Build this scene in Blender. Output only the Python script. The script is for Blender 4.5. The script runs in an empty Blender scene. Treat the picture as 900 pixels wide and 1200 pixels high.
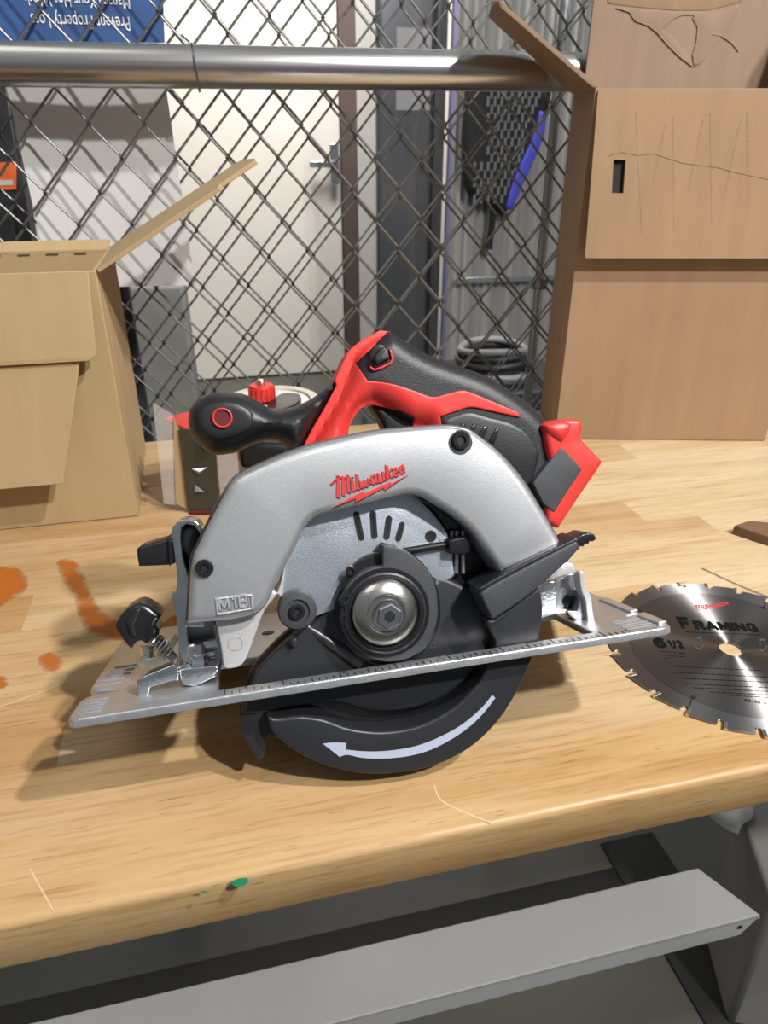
import bpy, bmesh, math, random
import numpy as np
from mathutils import Vector, Matrix
from mathutils.geometry import delaunay_2d_cdt
random.seed(7)
SC = bpy.context.scene
COL = SC.collection

# ------------------------------------------------------------------ camera
F_PX, PITCH, YAW, CAM_H = 832.0, 27.0, 13.2, 0.305
_p, _a = math.radians(PITCH), math.radians(YAW)
CP = np.array([0, 0, CAM_H])
CF = np.array([math.sin(_a)*math.cos(_p), math.cos(_a)*math.cos(_p), -math.sin(_p)])
CR = np.array([math.cos(_a), -math.sin(_a), 0])
CU = np.cross(CR, CF)
cd = bpy.data.cameras.new('camera'); cam = bpy.data.objects.new('camera', cd); COL.objects.link(cam)
cd.sensor_fit = 'VERTICAL'; cd.sensor_height = 36; cd.sensor_width = 27
cd.lens = F_PX/1200*36; cd.clip_start = .01; cd.clip_end = 60
m = Matrix.Identity(4)
for i in range(3):
    m[i][0], m[i][1], m[i][2], m[i][3] = CR[i], CU[i], -CF[i], CP[i]
cam.matrix_world = m
cd.dof.use_dof = True; cd.dof.focus_distance = .42; cd.dof.aperture_fstop = 16
SC.camera = cam
# ------------------------------------------------------------------ view, world, lights
SC.view_settings.view_transform = 'Standard'; SC.view_settings.look = 'None'
SC.view_settings.gamma = 1; SC.view_settings.exposure = 0.0
W = bpy.data.worlds.new('world'); SC.world = W; W.use_nodes = True
_n = W.node_tree.nodes; _l = W.node_tree.links      # a large grey hall: lighter ceiling, darker floor
_tc = _n.new('ShaderNodeTexCoord'); _sx = _n.new('ShaderNodeSeparateXYZ'); _mr = _n.new('ShaderNodeMapRange'); _rp = _n.new('ShaderNodeValToRGB')
_l.new(_tc.outputs['Generated'], _sx.inputs[0]); _l.new(_sx.outputs['Z'], _mr.inputs['Value'])
_mr.inputs['From Min'].default_value = -1; _mr.inputs['From Max'].default_value = 1
_l.new(_mr.outputs[0], _rp.inputs['Fac'])
_e = _rp.color_ramp.elements; _e[0].position = 0; _e[0].color = (.05, .052, .055, 1); _e[1].position = 1; _e[1].color = (.235, .25, .265, 1)
for _p_, _c_ in ((.42, .085), (.52, .135), (.70, .185)):
    _k = _e.new(_p_); _k.color = (_c_*.95, _c_, _c_*1.06, 1)
_l.new(_rp.outputs[0], _n['Background'].inputs[0]); _n['Background'].inputs[1].default_value = 1.0

def area(name, loc, target, size, power, color=(1, 1, 1), size_y=None):
    l = bpy.data.lights.new(name, 'AREA'); l.energy = power; l.color = color
    l.shape = 'RECTANGLE'; l.size = size; l.size_y = size_y or size
    o = bpy.data.objects.new(name, l); COL.objects.link(o)
    o.location = loc
    o.rotation_euler = (Vector(target)-Vector(loc)).to_track_quat('-Z', 'Y').to_euler()
    return o
KT = (.05, .35, 0)
area('ceiling_lamp_key', (1.03, -.33, 1.78), KT, .062, 38, (1, .98, .96), .08)
area('ceiling_lamp_key', (.91, -.75, 1.58), KT, .062, 38, (1, .98, .96), .08)
area('ceiling_lamp_left', (-.95, .0, 2.8), KT, 1.3, 9, (1, .95, .88))
area('wall_fill_lamp', (.6, 2.75, 2.6), (.8, 4.3, 1.35), 1.2, 165, (1, .97, .92))  # added fill that brightens the back wall, no such lamp in view

# ------------------------------------------------------------------ pixel -> world planes
def ray(x, y): return CF + CR*(x-450)/F_PX - CU*(y-600)/F_PX
def onz(x, y, z=0.):
    d = ray(x, y); return CP + d*((z-CAM_H)/d[2])
def ony(x, y, Y):
    d = ray(x, y); return CP + d*(Y/d[1])

# ------------------------------------------------------------------ materials
def mat(name, color, rough=.5, metal=0., bump=0., bscale=200., var=0., vscale=8., spec=.5, trans=0., alpha=1., coat=0., stretch=(1, 1, 1)):
    M = bpy.data.materials.new(name); M.use_nodes = True
    nt = M.node_tree; b = nt.nodes['Principled BSDF']
    b.inputs['Base Color'].default_value = (*color, 1); b.inputs['Roughness'].default_value = rough
    b.inputs['Metallic'].default_value = metal; b.inputs['Specular IOR Level'].default_value = spec
    b.inputs['Transmission Weight'].default_value = trans; b.inputs['Alpha'].default_value = alpha
    b.inputs['Coat Weight'].default_value = coat
    tc = nt.nodes.new('ShaderNodeTexCoord'); mp = nt.nodes.new('ShaderNodeMapping')
    mp.inputs['Scale'].default_value = stretch
    nt.links.new(tc.outputs['Object'], mp.inputs['Vector'])
    if bump:
        n = nt.nodes.new('ShaderNodeTexNoise'); n.inputs['Scale'].default_value = bscale; n.inputs['Detail'].default_value = 3
        bp = nt.nodes.new('ShaderNodeBump'); bp.inputs['Strength'].default_value = bump; bp.inputs['Distance'].default_value = .0006
        nt.links.new(mp.outputs[0], n.inputs['Vector'])
        nt.links.new(n.outputs['Fac'], bp.inputs['Height']); nt.links.new(bp.outputs[0], b.inputs['Normal'])
    if var:
        n = nt.nodes.new('ShaderNodeTexNoise'); n.inputs['Scale'].default_value = vscale; n.inputs['Detail'].default_value = 5
        nt.links.new(mp.outputs[0], n.inputs['Vector'])
        r = nt.nodes.new('ShaderNodeValToRGB')
        r.color_ramp.elements[0].position = .3; r.color_ramp.elements[1].position = .7
        r.color_ramp.elements[0].color = (*[c*(1-var) for c in color], 1)
        r.color_ramp.elements[1].color = (*[min(1, c*(1+var)) for c in color], 1)
        nt.links.new(n.outputs['Fac'], r.inputs['Fac']); nt.links.new(r.outputs[0], b.inputs['Base Color'])
    return M

M = {}
M['silver'] = mat('silver_paint', (.60, .61, .63), .40, .8, .1, 1600, .05, 900)
M['silver_raised'] = mat('silver_raised', (.52, .53, .55), .4, .55, .2, 1600)
M['cast'] = mat('cast_magnesium', (.62, .62, .62), .45, .5, .3, 1500)
M['zinc'] = mat('zinc_plate', (.56, .61, .68), .36, .85, .3, 2200, .04, 600)
M['black'] = mat('black_plastic', (.010, .0105, .012), .42, 0, .2, 1600)
M['black_smooth'] = mat('black_smooth', (.012, .012, .014), .28)
M['guard_black'] = mat('guard_black', (.019, .020, .024), .42, 0, .12, 1500)
M['guard_dark'] = mat('guard_dark', (.010, .010, .012), .3)
M['rubber'] = mat('grip_rubber', (.011, .0115, .014), .46, 0, .3, 1500)
M['panel_grey'] = mat('panel_grey', (.045, .047, .052), .5, 0, .3, 1400)
M['red'] = mat('red_plastic', (.62, .035, .028), .42, 0, .2, 1500)
M['red_dark'] = mat('red_dark', (.10, .006, .006), .5)
M['logo_red'] = mat('logo_red', (.60, .035, .035), .45)
M['rim_grey'] = mat('rim_grey', (.16, .16, .165), .4, .5)
M['crease_gloss'] = mat('crease_gloss', (.03, .03, .034), .34)
M['shadow_paint'] = mat('shadow_black', (.008, .008, .007), .7)  # near-black for the painted shadow bands on the floor
M['ridge_metal'] = mat('ridge_metal', (.26, .26, .265), .6, .3)
M['print_black'] = mat('print_black', (.006, .006, .006), .8, 0, 0, 1, 0, 1, .08)
M['ink'] = mat('black_ink', (.012, .012, .013), .5)
M['chrome'] = mat('zinc_chrome', (.66, .70, .74), .2, 1, .3, 500)
M['steel'] = mat('washer_steel', (.62, .60, .56), .24, 1, .15, 900)
M['steel_dark'] = mat('bolt_steel', (.36, .37, .40), .34, 1, .2, 900)
M['aluminium'] = mat('base_aluminium', (.62, .63, .65), .34, .85, .3, 700, .08, 160, stretch=(1, 1, 6))
M['aluminium_edge'] = mat('aluminium_edge', (.72, .73, .76), .4, .7)
M['grey_ink'] = mat('grey_ink', (.07, .065, .06), .6)
M['arrow'] = mat('arrow_print', (.40, .44, .56), .5)
M['yellow_zinc'] = mat('yellow_zinc', (.62, .60, .50), .3, .9)
M['white_print'] = mat('white_print', (.8, .8, .8), .6)
M['wire'] = mat('galvanised_wire', (.27, .27, .26), .40, .85, .2, 800)
M['rail'] = mat('galvanised_rail', (.60, .59, .57), .27, .95, .25, 60, .12, 14, stretch=(.15, 6, 6))
M['beam'] = mat('beam_paint', (.50, .50, .495), .5, 0, .15, 60, .06, 9)
M['tote'] = mat('grey_tote', (.27, .265, .245), .6)
M['sheet'] = mat('white_sheet', (.66, .65, .63), .6, 0, 0, 1, .03, 3)
M['poster'] = mat('poster_blue', (.045, .10, .26), .4, 0, 0, 1, .3, 9)
M['dark_panel'] = mat('dark_panel', (.025, .026, .03), .5)
M['orange'] = mat('orange_print', (.85, .16, .04), .5)
M['wall'] = mat('wall_paint', (.60, .57, .52), .7, 0, 0, 1, .05, 1.5)
M['door'] = mat('door_paint', (.66, .62, .56), .6, 0, 0, 1, .04, 2)
M['brown_trim'] = mat('brown_trim', (.09, .065, .055), .5)
M['light_trim'] = mat('light_trim', (.62, .60, .55), .5)
M['cabinet'] = mat('cabinet_metal', (.34, .35, .38), .16, .9, 0, 1, .12, 2)
M['violet'] = mat('violet_strip', (.45, .42, .80), .4)
M['tarp'] = mat('grey_tarp', (.42, .41, .39), .7)
M['net'] = mat('net_black', (.012, .012, .013), .7)
M['net_hole'] = mat('net_dots', (.20, .21, .21), .5)
M['blue'] = mat('blue_cloth', (.07, .08, .55), .6)
M['conduit'] = mat('conduit', (.50, .53, .55), .35, .8)
M['cream'] = mat('tape_cream', (.66, .62, .50), .5)
M['white_plastic'] = mat('white_plastic', (.75, .75, .74), .4)
M['smoke_plate'] = mat('smoked_steel', (.075, .075, .06), .35, .5)
M['clear'] = mat('clear_film', (.85, .80, .76), .12, 0, 0, 1, 0, 1, .5, 0, .22)
M['hose'] = mat('hose_grey', (.035, .035, .038), .45)
M['hose_light'] = mat('hose_light', (.26, .26, .265), .45)
M['green'] = mat('green_paint', (.01, .16, .07), .4)
M['scratch'] = mat('scratch', (.60, .43, .25), .6)
M['dark_scrap'] = mat('brown_scrap', (.16, .085, .045), .6)

def wood():
    Mw = bpy.data.materials.new('birch_wood'); Mw.use_nodes = True; nt = Mw.node_tree; N = nt.nodes; L = nt.links
    b = N['Principled BSDF']; b.inputs['Roughness'].default_value = .42; b.inputs['Specular IOR Level'].default_value = .35
    tc = N.new('ShaderNodeTexCoord'); oi = N.new('ShaderNodeObjectInfo')
    add = N.new('ShaderNodeVectorMath'); add.operation = 'MULTIPLY_ADD'
    cx = N.new('ShaderNodeCombineXYZ')
    for k in range(3): L.new(oi.outputs['Random'], cx.inputs[k])
    L.new(cx.outputs[0], add.inputs[0]); add.inputs[1].default_value = (13, 29, 7)
    L.new(tc.outputs['Object'], add.inputs[2])
    def noise(sc, scale, detail, dist=0.):
        mp = N.new('ShaderNodeMapping'); mp.inputs['Scale'].default_value = sc
        L.new(add.outputs[0], mp.inputs['Vector'])
        n = N.new('ShaderNodeTexNoise'); n.inputs['Scale'].default_value = scale; n.inputs['Detail'].default_value = detail
        n.inputs['Distortion'].default_value = dist
        L.new(mp.outputs[0], n.inputs['Vector']); return n
    def ramp(src, stops):
        r = N.new('ShaderNodeValToRGB'); e = r.color_ramp.elements
        while len(e) < len(stops): e.new(.5)
        for k, (p, c) in enumerate(stops): e[k].position = p; e[k].color = (*c, 1) if len(c) == 3 else c
        L.new(src, r.inputs['Fac']); return r
    def mix(f, a, c, mode='MIX'):
        x = N.new('ShaderNodeMix'); x.data_type = 'RGBA'; x.blend_type = mode
        if isinstance(f, float): x.inputs[0].default_value = f
        else: L.new(f, x.inputs[0])
        L.new(a, x.inputs[6]); L.new(c, x.inputs[7]); return x.outputs[2]
    big = noise((1.6, 14, 14), 2.2, 4, .6)
    base = ramp(big.outputs['Fac'], [(.28, (.49, .315, .155)), (.5, (.60, .43, .25)), (.72, (.68, .52, .34))])
    fine = noise((9, 170, 170), 2.4, 5)
    grain = ramp(fine.outputs['Fac'], [(.28, (.68, .60, .50)), (.5, (1, 1, 1)), (.75, (1.0, 1.0, 1.0))])
    c1 = mix(.65, base.outputs[0], grain.outputs[0], 'MULTIPLY')
    pore = noise((26, 520, 520), 1.7, 2)
    pr = ramp(pore.outputs['Fac'], [(.655, (0, 0, 0)), (.72, (1, 1, 1))])
    pm = N.new('ShaderNodeMath'); pm.operation = 'MULTIPLY'; L.new(pr.outputs[0], pm.inputs[0]); pm.inputs[1].default_value = .55
    dk = N.new('ShaderNodeRGB'); dk.outputs[0].default_value = (.24, .115, .04, 1)
    c2 = mix(pm.outputs[0], c1, dk.outputs[0])
    c3 = mix(1.0, c2, oi.outputs['Color'], 'MULTIPLY')
    L.new(c3, b.inputs['Base Color'])
    bp = N.new('ShaderNodeBump'); bp.inputs['Strength'].default_value = .25; bp.inputs['Distance'].default_value = .0004
    L.new(fine.outputs['Fac'], bp.inputs['Height']); L.new(bp.outputs[0], b.inputs['Normal'])
    return Mw
M['wood'] = wood()

def card(name, col, dark):
    Mc = bpy.data.materials.new(name); Mc.use_nodes = True; nt = Mc.node_tree; N = nt.nodes; L = nt.links
    b = N['Principled BSDF']; b.inputs['Roughness'].default_value = .75; b.inputs['Specular IOR Level'].default_value = .2
    tc = N.new('ShaderNodeTexCoord')
    def noise(sc, scale, det):
        mp = N.new('ShaderNodeMapping'); mp.inputs['Scale'].default_value = sc; L.new(tc.outputs['Object'], mp.inputs['Vector'])
        n = N.new('ShaderNodeTexNoise'); n.inputs['Scale'].default_value = scale; n.inputs['Detail'].default_value = det
        L.new(mp.outputs[0], n.inputs['Vector']); return n
    a = noise((60, 60, 3), 1.2, 3); c = noise((1, 1, 1), 9, 4)
    ad = N.new('ShaderNodeMath'); ad.operation = 'ADD'; L.new(a.outputs['Fac'], ad.inputs[0]); L.new(c.outputs['Fac'], ad.inputs[1])
    hf = N.new('ShaderNodeMath'); hf.operation = 'MULTIPLY'; hf.inputs[1].default_value = .5; L.new(ad.outputs[0], hf.inputs[0])
    r = N.new('ShaderNodeValToRGB'); r.color_ramp.elements[0].position = .33; r.color_ramp.elements[1].position = .66
    r.color_ramp.elements[0].color = (*dark, 1); r.color_ramp.elements[1].color = (*col, 1)
    L.new(hf.outputs[0], r.inputs['Fac']); L.new(r.outputs[0], b.inputs['Base Color'])
    bp = N.new('ShaderNodeBump'); bp.inputs['Strength'].default_value = .35; bp.inputs['Distance'].default_value = .001
    L.new(hf.outputs[0], bp.inputs['Height']); L.new(bp.outputs[0], b.inputs['Normal'])
    return Mc
M['card_left'] = card('cardboard_tan', (.455, .325, .175), (.40, .28, .145))
M['card_right'] = card('cardboard_brown', (.36, .232, .138), (.305, .195, .115))
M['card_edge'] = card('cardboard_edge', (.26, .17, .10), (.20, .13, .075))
M['card_in'] = card('cardboard_inside', (.34, .235, .165), (.28, .19, .13))

def blade_mat(name, col, rough):
    Mb = mat(name, col, rough, 1.0)
    nt = Mb.node_tree; b = nt.nodes['Principled BSDF']
    b.inputs['Anisotropic'].default_value = 1.0; b.inputs['Anisotropic Rotation'].default_value = .25
    t = nt.nodes.new('ShaderNodeTangent'); t.direction_type = 'RADIAL'; t.axis = 'Z'
    nt.links.new(t.outputs[0], b.inputs['Tangent'])
    return Mb
M['blade_ring'] = blade_mat('blade_ring', (.36, .36, .36), .42)
M['blade_face'] = blade_mat('blade_face', (.27, .26, .25), .40)

def stain_mat(name, col):
    Ms = mat(name, col, .55); nt = Ms.node_tree; N = nt.nodes; L = nt.links; b = N['Principled BSDF']
    at = N.new('ShaderNodeAttribute'); at.attribute_name = 'edge'
    tc = N.new('ShaderNodeTexCoord'); n = N.new('ShaderNodeTexNoise'); n.inputs['Scale'].default_value = 170; n.inputs['Detail'].default_value = 7
    mp = N.new('ShaderNodeMapping'); mp.inputs['Scale'].default_value = (.7, 1, 1)
    L.new(tc.outputs['Object'], mp.inputs[0]); L.new(mp.outputs[0], n.inputs['Vector'])
    ml = N.new('ShaderNodeMath'); ml.operation = 'MULTIPLY_ADD'; ml.inputs[1].default_value = 1.5; ml.inputs[2].default_value = -.42
    L.new(n.outputs['Fac'], ml.inputs[0])
    ad = N.new('ShaderNodeMath'); ad.operation = 'ADD'; L.new(ml.outputs[0], ad.inputs[0]); L.new(at.outputs['Fac'], ad.inputs[1])
    r = N.new('ShaderNodeValToRGB'); r.color_ramp.elements[0].position = .18; r.color_ramp.elements[1].position = 1.0
    r.color_ramp.elements[1].color = (.85, .85, .85, 1)
    L.new(ad.outputs[0], r.inputs['Fac']); L.new(r.outputs[0], b.inputs['Alpha'])
    return Ms
M['stain'] = stain_mat('orange_stain', (.44, .115, .006))

# ------------------------------------------------------------------ mesh helpers
def link(name, me, m=None, parent=None, smooth=35):
    o = bpy.data.objects.new(name, me); COL.objects.link(o)
    if m is not None: me.materials.append(m if not isinstance(m, str) else M[m])
    if parent is not None: o.parent = parent
    if smooth and len(me.polygons):
        me.polygons.foreach_set('use_smooth', [True]*len(me.polygons)); me.set_sharp_from_angle(angle=math.radians(smooth))
    return o

class MB:
    def __init__(s): s.v = []; s.f = []
    def add(s, v, f):
        n = len(s.v); s.v += [tuple(map(float, p)) for p in v]; s.f += [tuple(i+n for i in q) for q in f]; return s
    def box(s, c, d, X=(1, 0, 0), Y=(0, 1, 0), Z=(0, 0, 1)):
        c = np.array(c, float); X, Y, Z = (np.array(t, float)*k/2 for t, k in zip((X, Y, Z), d))
        v = [c+a*X+b*Y+e*Z for a in (-1, 1) for b in (-1, 1) for e in (-1, 1)]
        return s.add(v, [(0, 1, 3, 2), (4, 6, 7, 5), (0, 4, 5, 1), (2, 3, 7, 6), (0, 2, 6, 4), (1, 5, 7, 3)])
    def hexa(s, q):   # eight corners: bottom loop then top loop
        return s.add(q, [(3, 2, 1, 0), (4, 5, 6, 7), (0, 1, 5, 4), (1, 2, 6, 5), (2, 3, 7, 6), (3, 0, 4, 7)])
    def tube(s, path, r, n=8, closed=False, caps=True):
        P = [np.array(p, float) for p in path]; k = len(P); rings = []
        up = np.array([.13, .21, .97])
        for i in range(k):
            a = P[i-1] if (i > 0 or closed) else P[i]; b = P[(i+1) % k] if (i < k-1 or closed) else P[i]
            t = b-a; t /= (np.linalg.norm(t)+1e-12)
            x = np.cross(t, up)
            if np.linalg.norm(x) < .15: x = np.cross(t, [1, 0, 0])
            x /= np.linalg.norm(x); y = np.cross(t, x); rr = r[i] if hasattr(r, '__len__') else r
            rings.append([P[i]+rr*(x*math.cos(2*math.pi*j/n)+y*math.sin(2*math.pi*j/n)) for j in range(n)])
        v = [p for g in rings for p in g]; f = []
        for i in range(k if closed else k-1):
            for j in range(n):
                a, b = i*n+j, i*n+(j+1) % n; c, d = ((i+1) % k)*n+(j+1) % n, ((i+1) % k)*n+j
                f.append((a, b, c, d))
        if caps and not closed: f += [tuple(range(n))[::-1], tuple(range((k-1)*n, k*n))]
        return s.add(v, f)
    def lathe(s, prof, c=(0, 0, 0), n=48, X=(1, 0, 0), Y=(0, 1, 0), Z=(0, 0, 1), phase=0.):
        X, Y, Z, c = (np.array(t, float) for t in (X, Y, Z, c)); v = []; f = []
        for r, z in prof:
            for j in range(n):
                a = 2*math.pi*j/n+phase; v.append(c+X*r*math.cos(a)+Y*r*math.sin(a)+Z*z)
        for i in range(len(prof)-1):
            for j in range(n):
                f.append((i*n+j, i*n+(j+1) % n, (i+1)*n+(j+1) % n, (i+1)*n+j))
        ring = prof[0] == prof[-1]
        if prof[0][0] > 1e-6 and not ring: f.append(tuple(range(n))[::-1])
        if prof[-1][0] > 1e-6 and not ring: f.append(tuple(range((len(prof)-1)*n, len(prof)*n)))
        return s.add(v, f)
    def mesh(s, name):
        me = bpy.data.meshes.new(name); bm = bmesh.new(); vs = [bm.verts.new(p) for p in s.v]
        for q in s.f:
            q = list(dict.fromkeys(q))
            if len(q) > 2:
                try: bm.faces.new([vs[i] for i in q])
                except ValueError: pass
        bmesh.ops.remove_doubles(bm, verts=bm.verts, dist=1e-7)
        bmesh.ops.recalc_face_normals(bm, faces=bm.faces); bm.to_mesh(me); bm.free(); return me
    def build(s, name, m, parent=None, smooth=35, bevel=0., seg=2):
        o = link(name, s.mesh(name), m, parent, smooth)
        if bevel:
            b = o.modifiers.new('bevel', 'BEVEL'); b.width = bevel; b.segments = seg; b.limit_method = 'ANGLE'; b.angle_limit = math.radians(30)
        return o

def thing(name, label, cat, loc=(0, 0, 0), group=None):
    o = bpy.data.objects.new(name, None); COL.objects.link(o); o.location = loc; o.empty_display_size = .02
    o['label'] = label; o['category'] = cat
    if group: o['group'] = group
    return o
def tag(o, label, cat, group=None):
    o['label'] = label; o['category'] = cat
    if group: o['group'] = group
    return o
def struct(o): o['kind'] = 'structure'; return o
def stuff(o): o['kind'] = 'stuff'; return o

def smooth_loop(pts, sub=4, corner=48, closed=True):
    P = [np.array(p, float) for p in pts]; n = len(P); out = []
    def isc(i):
        a = P[i]-P[i-1]; b = P[(i+1) % n]-P[i]
        la, lb = np.linalg.norm(a), np.linalg.norm(b)
        if la < 1e-9 or lb < 1e-9: return True
        return math.degrees(math.acos(max(-1, min(1, a@b/(la*lb))))) > corner
    C = [isc(i) for i in range(n)]
    for i in range(n if closed else n-1):
        p1, p2 = P[i], P[(i+1) % n]; p0 = P[i-1] if not C[i] and (closed or i > 0) else 2*p1-p2
        p3 = P[(i+2) % n] if not C[(i+1) % n] and (closed or i < n-2) else 2*p2-p1
        for k in range(sub):
            t = k/sub
            out.append(.5*((2*p1)+(-p0+p2)*t+(2*p0-5*p1+4*p2-p3)*t*t+(-p0+3*p1-3*p2+p3)*t**3))
    if not closed: out.append(P[-1])
    return out

def _area(P):
    P = np.array(P); x, y = P[:, 0], P[:, 1]; return .5*np.sum(x*np.roll(y, -1)-np.roll(x, -1)*y)
def _inside(Q, loop):
    Q = np.asarray(Q); L = np.array(loop); r = np.zeros(len(Q), bool); n = len(L); j = n-1
    for i in range(n):
        a, b = L[i], L[j]
        c = (a[1] > Q[:, 1]) != (b[1] > Q[:, 1])
        with np.errstate(divide='ignore', invalid='ignore'):
            xi = (b[0]-a[0])*(Q[:, 1]-a[1])/(b[1]-a[1]+1e-30)+a[0]
        r ^= c & (Q[:, 0] < xi); j = i
    return r
def _dist(Q, loops):
    Q = np.asarray(Q); best = np.full(len(Q), 1e9)
    for L in loops:
        A = np.array(L); B = np.roll(A, -1, 0)
        for k in range(0, len(A), 200):
            a, b = A[k:k+200], B[k:k+200]; d = b-a; q = Q[:, None, :]-a[None]
            t = np.clip((q*d[None]).sum(2)/((d*d).sum(1)[None]+1e-20), 0, 1)
            best = np.minimum(best, np.sqrt(((q-t[..., None]*d[None])**2).sum(2)).min(1))
    return best
def _resample(L, s):
    out = []
    for i in range(len(L)):
        a, b = np.array(L[i]), np.array(L[(i+1) % len(L)]); k = max(1, int(math.ceil(np.linalg.norm(b-a)/s)))
        out += [a+(b-a)*t/k for t in range(k)]
    return out

def slab(outline, z0, z1, r=0., drop=None, holes=(), s=.0016, grid=None, both=False, axes=None, rings=4, mb=None, attr=False, hfun=None):
    """2-D outline (with holes) turned into a solid with rounded top (and bottom) edges; returns an MB"""
    loops = [[np.array(p[:2], float)*1000 for p in outline]]+[[np.array(p[:2], float)*1000 for p in h] for h in holes]
    if _area(loops[0]) < 0: loops[0].reverse()
    for h in loops[1:]:
        if _area(h) > 0: h.reverse()
    R = r*1000; drop = r if drop is None else drop
    if R > 0: loops = [_resample(L, s*1000) for L in loops]
    V = []; E = []
    for L in loops:
        n0 = len(V); V += L; E += [(n0+i, n0+(i+1) % len(L)) for i in range(len(L))]
    if R > 0:
        cand = []; need = []
        for L in loops:
            A = np.array(L); t = np.roll(A, -1, 0)-np.roll(A, 1, 0); t /= (np.linalg.norm(t, axis=1)[:, None]+1e-12)
            nrm = np.stack([-t[:, 1], t[:, 0]], 1)
            for k in range(1, rings+1):
                d = R*(1-math.cos(k/rings*math.pi/2)); st = 1 if d < 1.5*s*1000 else 2
                cand.append((A+nrm*d)[::st]); need.append(np.full(len(A[::st]), d))
        cand = np.concatenate(cand); need = np.concatenate(need)
        if grid:
            lo, hi = np.array(loops[0]).min(0), np.array(loops[0]).max(0); g = grid*1000
            gx, gy = np.meshgrid(np.arange(lo[0], hi[0], g), np.arange(lo[1], hi[1], g)); gx = gx+(np.arange(gx.shape[0]) % 2)[:, None]*g/2
            G = np.stack([gx.ravel(), gy.ravel()], 1); cand = np.concatenate([cand, G]); need = np.concatenate([need, np.full(len(G), g*.5)])
        ok = _inside(cand, loops[0])
        for h in loops[1:]: ok &= ~_inside(cand, h)
        cand, need = cand[ok], need[ok]
        dd = _dist(cand, loops); cand = cand[dd >= need*.96]
        V += list(cand)
    ov, oe, of = delaunay_2d_cdt([Vector((p[0], p[1])) for p in V], E, [], 0, 1e-5)[:3]
    ov = np.array([(p[0], p[1]) for p in ov])
    cen = np.array([ov[list(q)].mean(0) for q in of]); ok = _inside(cen, loops[0])
    for h in loops[1:]: ok &= ~_inside(cen, h)
    of = [tuple(q) for q, k in zip(of, ok) if k]
    if R > 0:
        d = np.clip(_dist(ov, loops)/R, 0, 1); h = drop*(1-np.sqrt(np.maximum(0, 1-(1-d)**2)))
    else: h = np.zeros(len(ov)); d = h
    if hfun is not None: h = h+z1-hfun(ov)
    top = [(p[0]/1000, p[1]/1000, z1-k) for p, k in zip(ov, h)]
    bot = [(p[0]/1000, p[1]/1000, z0+(k if both else 0)) for p, k in zip(ov, h)]
    n = len(top); F = list(of)
    if attr:
        out = mb or MB(); out.add(top, F); out.attr = d; return out
    F += [tuple(i+n for i in reversed(q)) for q in of]
    cnt = {}
    for q in of:
        for i in range(len(q)):
            a, b = q[i], q[(i+1) % len(q)]; key = (min(a, b), max(a, b)); cnt.setdefault(key, []).append((a, b))
    for key, l in cnt.items():
        if len(l) == 1: a, b = l[0]; F.append((b, a, a+n, b+n))
    verts = top+bot
    if axes:
        o, X, Y, Z = (np.array(t, float) for t in axes); verts = [o+X*p[0]+Y*p[1]+Z*p[2] for p in verts]
    return (mb or MB()).add(verts, F)

def text_mesh(body, o, X, Y, width=None, height=.01, depth=.0002, shear=0., bold=0., align='LEFT'):
    """built-in font laid on the plane (o, X, Y); returns a mesh"""
    cu = bpy.data.curves.new('text', 'FONT'); cu.body = body; cu.size = 1; cu.shear = shear; cu.offset = bold; cu.resolution_u = 3
    ob = bpy.data.objects.new('text_tmp', cu); COL.objects.link(ob)
    dg = bpy.context.evaluated_depsgraph_get(); me = bpy.data.meshes.new_from_object(ob.evaluated_get(dg))
    bpy.data.objects.remove(ob); bpy.data.curves.remove(cu)
    co = np.array([v.co[:] for v in me.vertices]); x0, x1 = co[:, 0].min(), co[:, 0].max(); cap = .70
    sy = height/cap; sx = (width/(x1-x0)) if width else sy
    o, X, Y = (np.array(t, float) for t in (o, X, Y)); Z = np.cross(X, Y)
    F = [tuple(p.vertices) for p in me.polygons]; bpy.data.meshes.remove(me)
    V = [o+X*(p[0]-x0)*sx+Y*p[1]*sy for p in co]; n = len(V)
    mb = MB(); mb.add([p+Z*depth for p in V], F)
    return mb

BLK = {'F': [[(0, 0), (0, 1)], [(-.11, 1), (.62, 1)], [(0, .52), (.52, .52)]],
       'R': [[(0, 0), (0, 1)], [(0, 1), (.45, 1), (.6, .88), (.6, .65), (.45, .52), (0, .52)], [(.34, .52), (.64, 0)]],
       'A': [[(0, 0), (.33, 1), (.38, 1), (.71, 0)], [(.13, .28), (.58, .28)]],
       'M': [[(0, 0), (0, 1)], [(.03, 1), (.36, .18)], [(.36, .18), (.69, 1)], [(.72, 1), (.72, 0)]],
       'I': [[(0, 0), (0, 1)]], 'N': [[(0, 0), (0, 1)], [(.02, 1), (.58, 0)], [(.60, 0), (.60, 1)]],
       'G': [[(.62, .78), (.52, .97), (.28, 1), (.06, .84), (0, .5), (.06, .16), (.28, 0), (.6, .06), (.62, .44), (.36, .44)]],
       '6': [[(.56, .86), (.42, .99), (.22, .97), (.05, .74), (0, .36), (.12, .06), (.36, 0), (.56, .14), (.56, .42), (.38, .55), (.12, .48)]],
       '1': [[(0, .80), (.2, 1), (.2, 0)]], '8': [[(.0, .53), (.0, .92), (.08, 1), (.47, 1), (.55, .92), (.55, .53), (.0, .53)], [(0, .5), (0, .08), (.08, 0), (.47, 0), (.55, .08), (.55, .5)]],
       '/': [[(0, -.05), (.4, 1.05)]], '2': [[(0, .76), (.1, .96), (.3, 1), (.52, .9), (.5, .62), (.02, .02), (.56, .02)]]}
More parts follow.
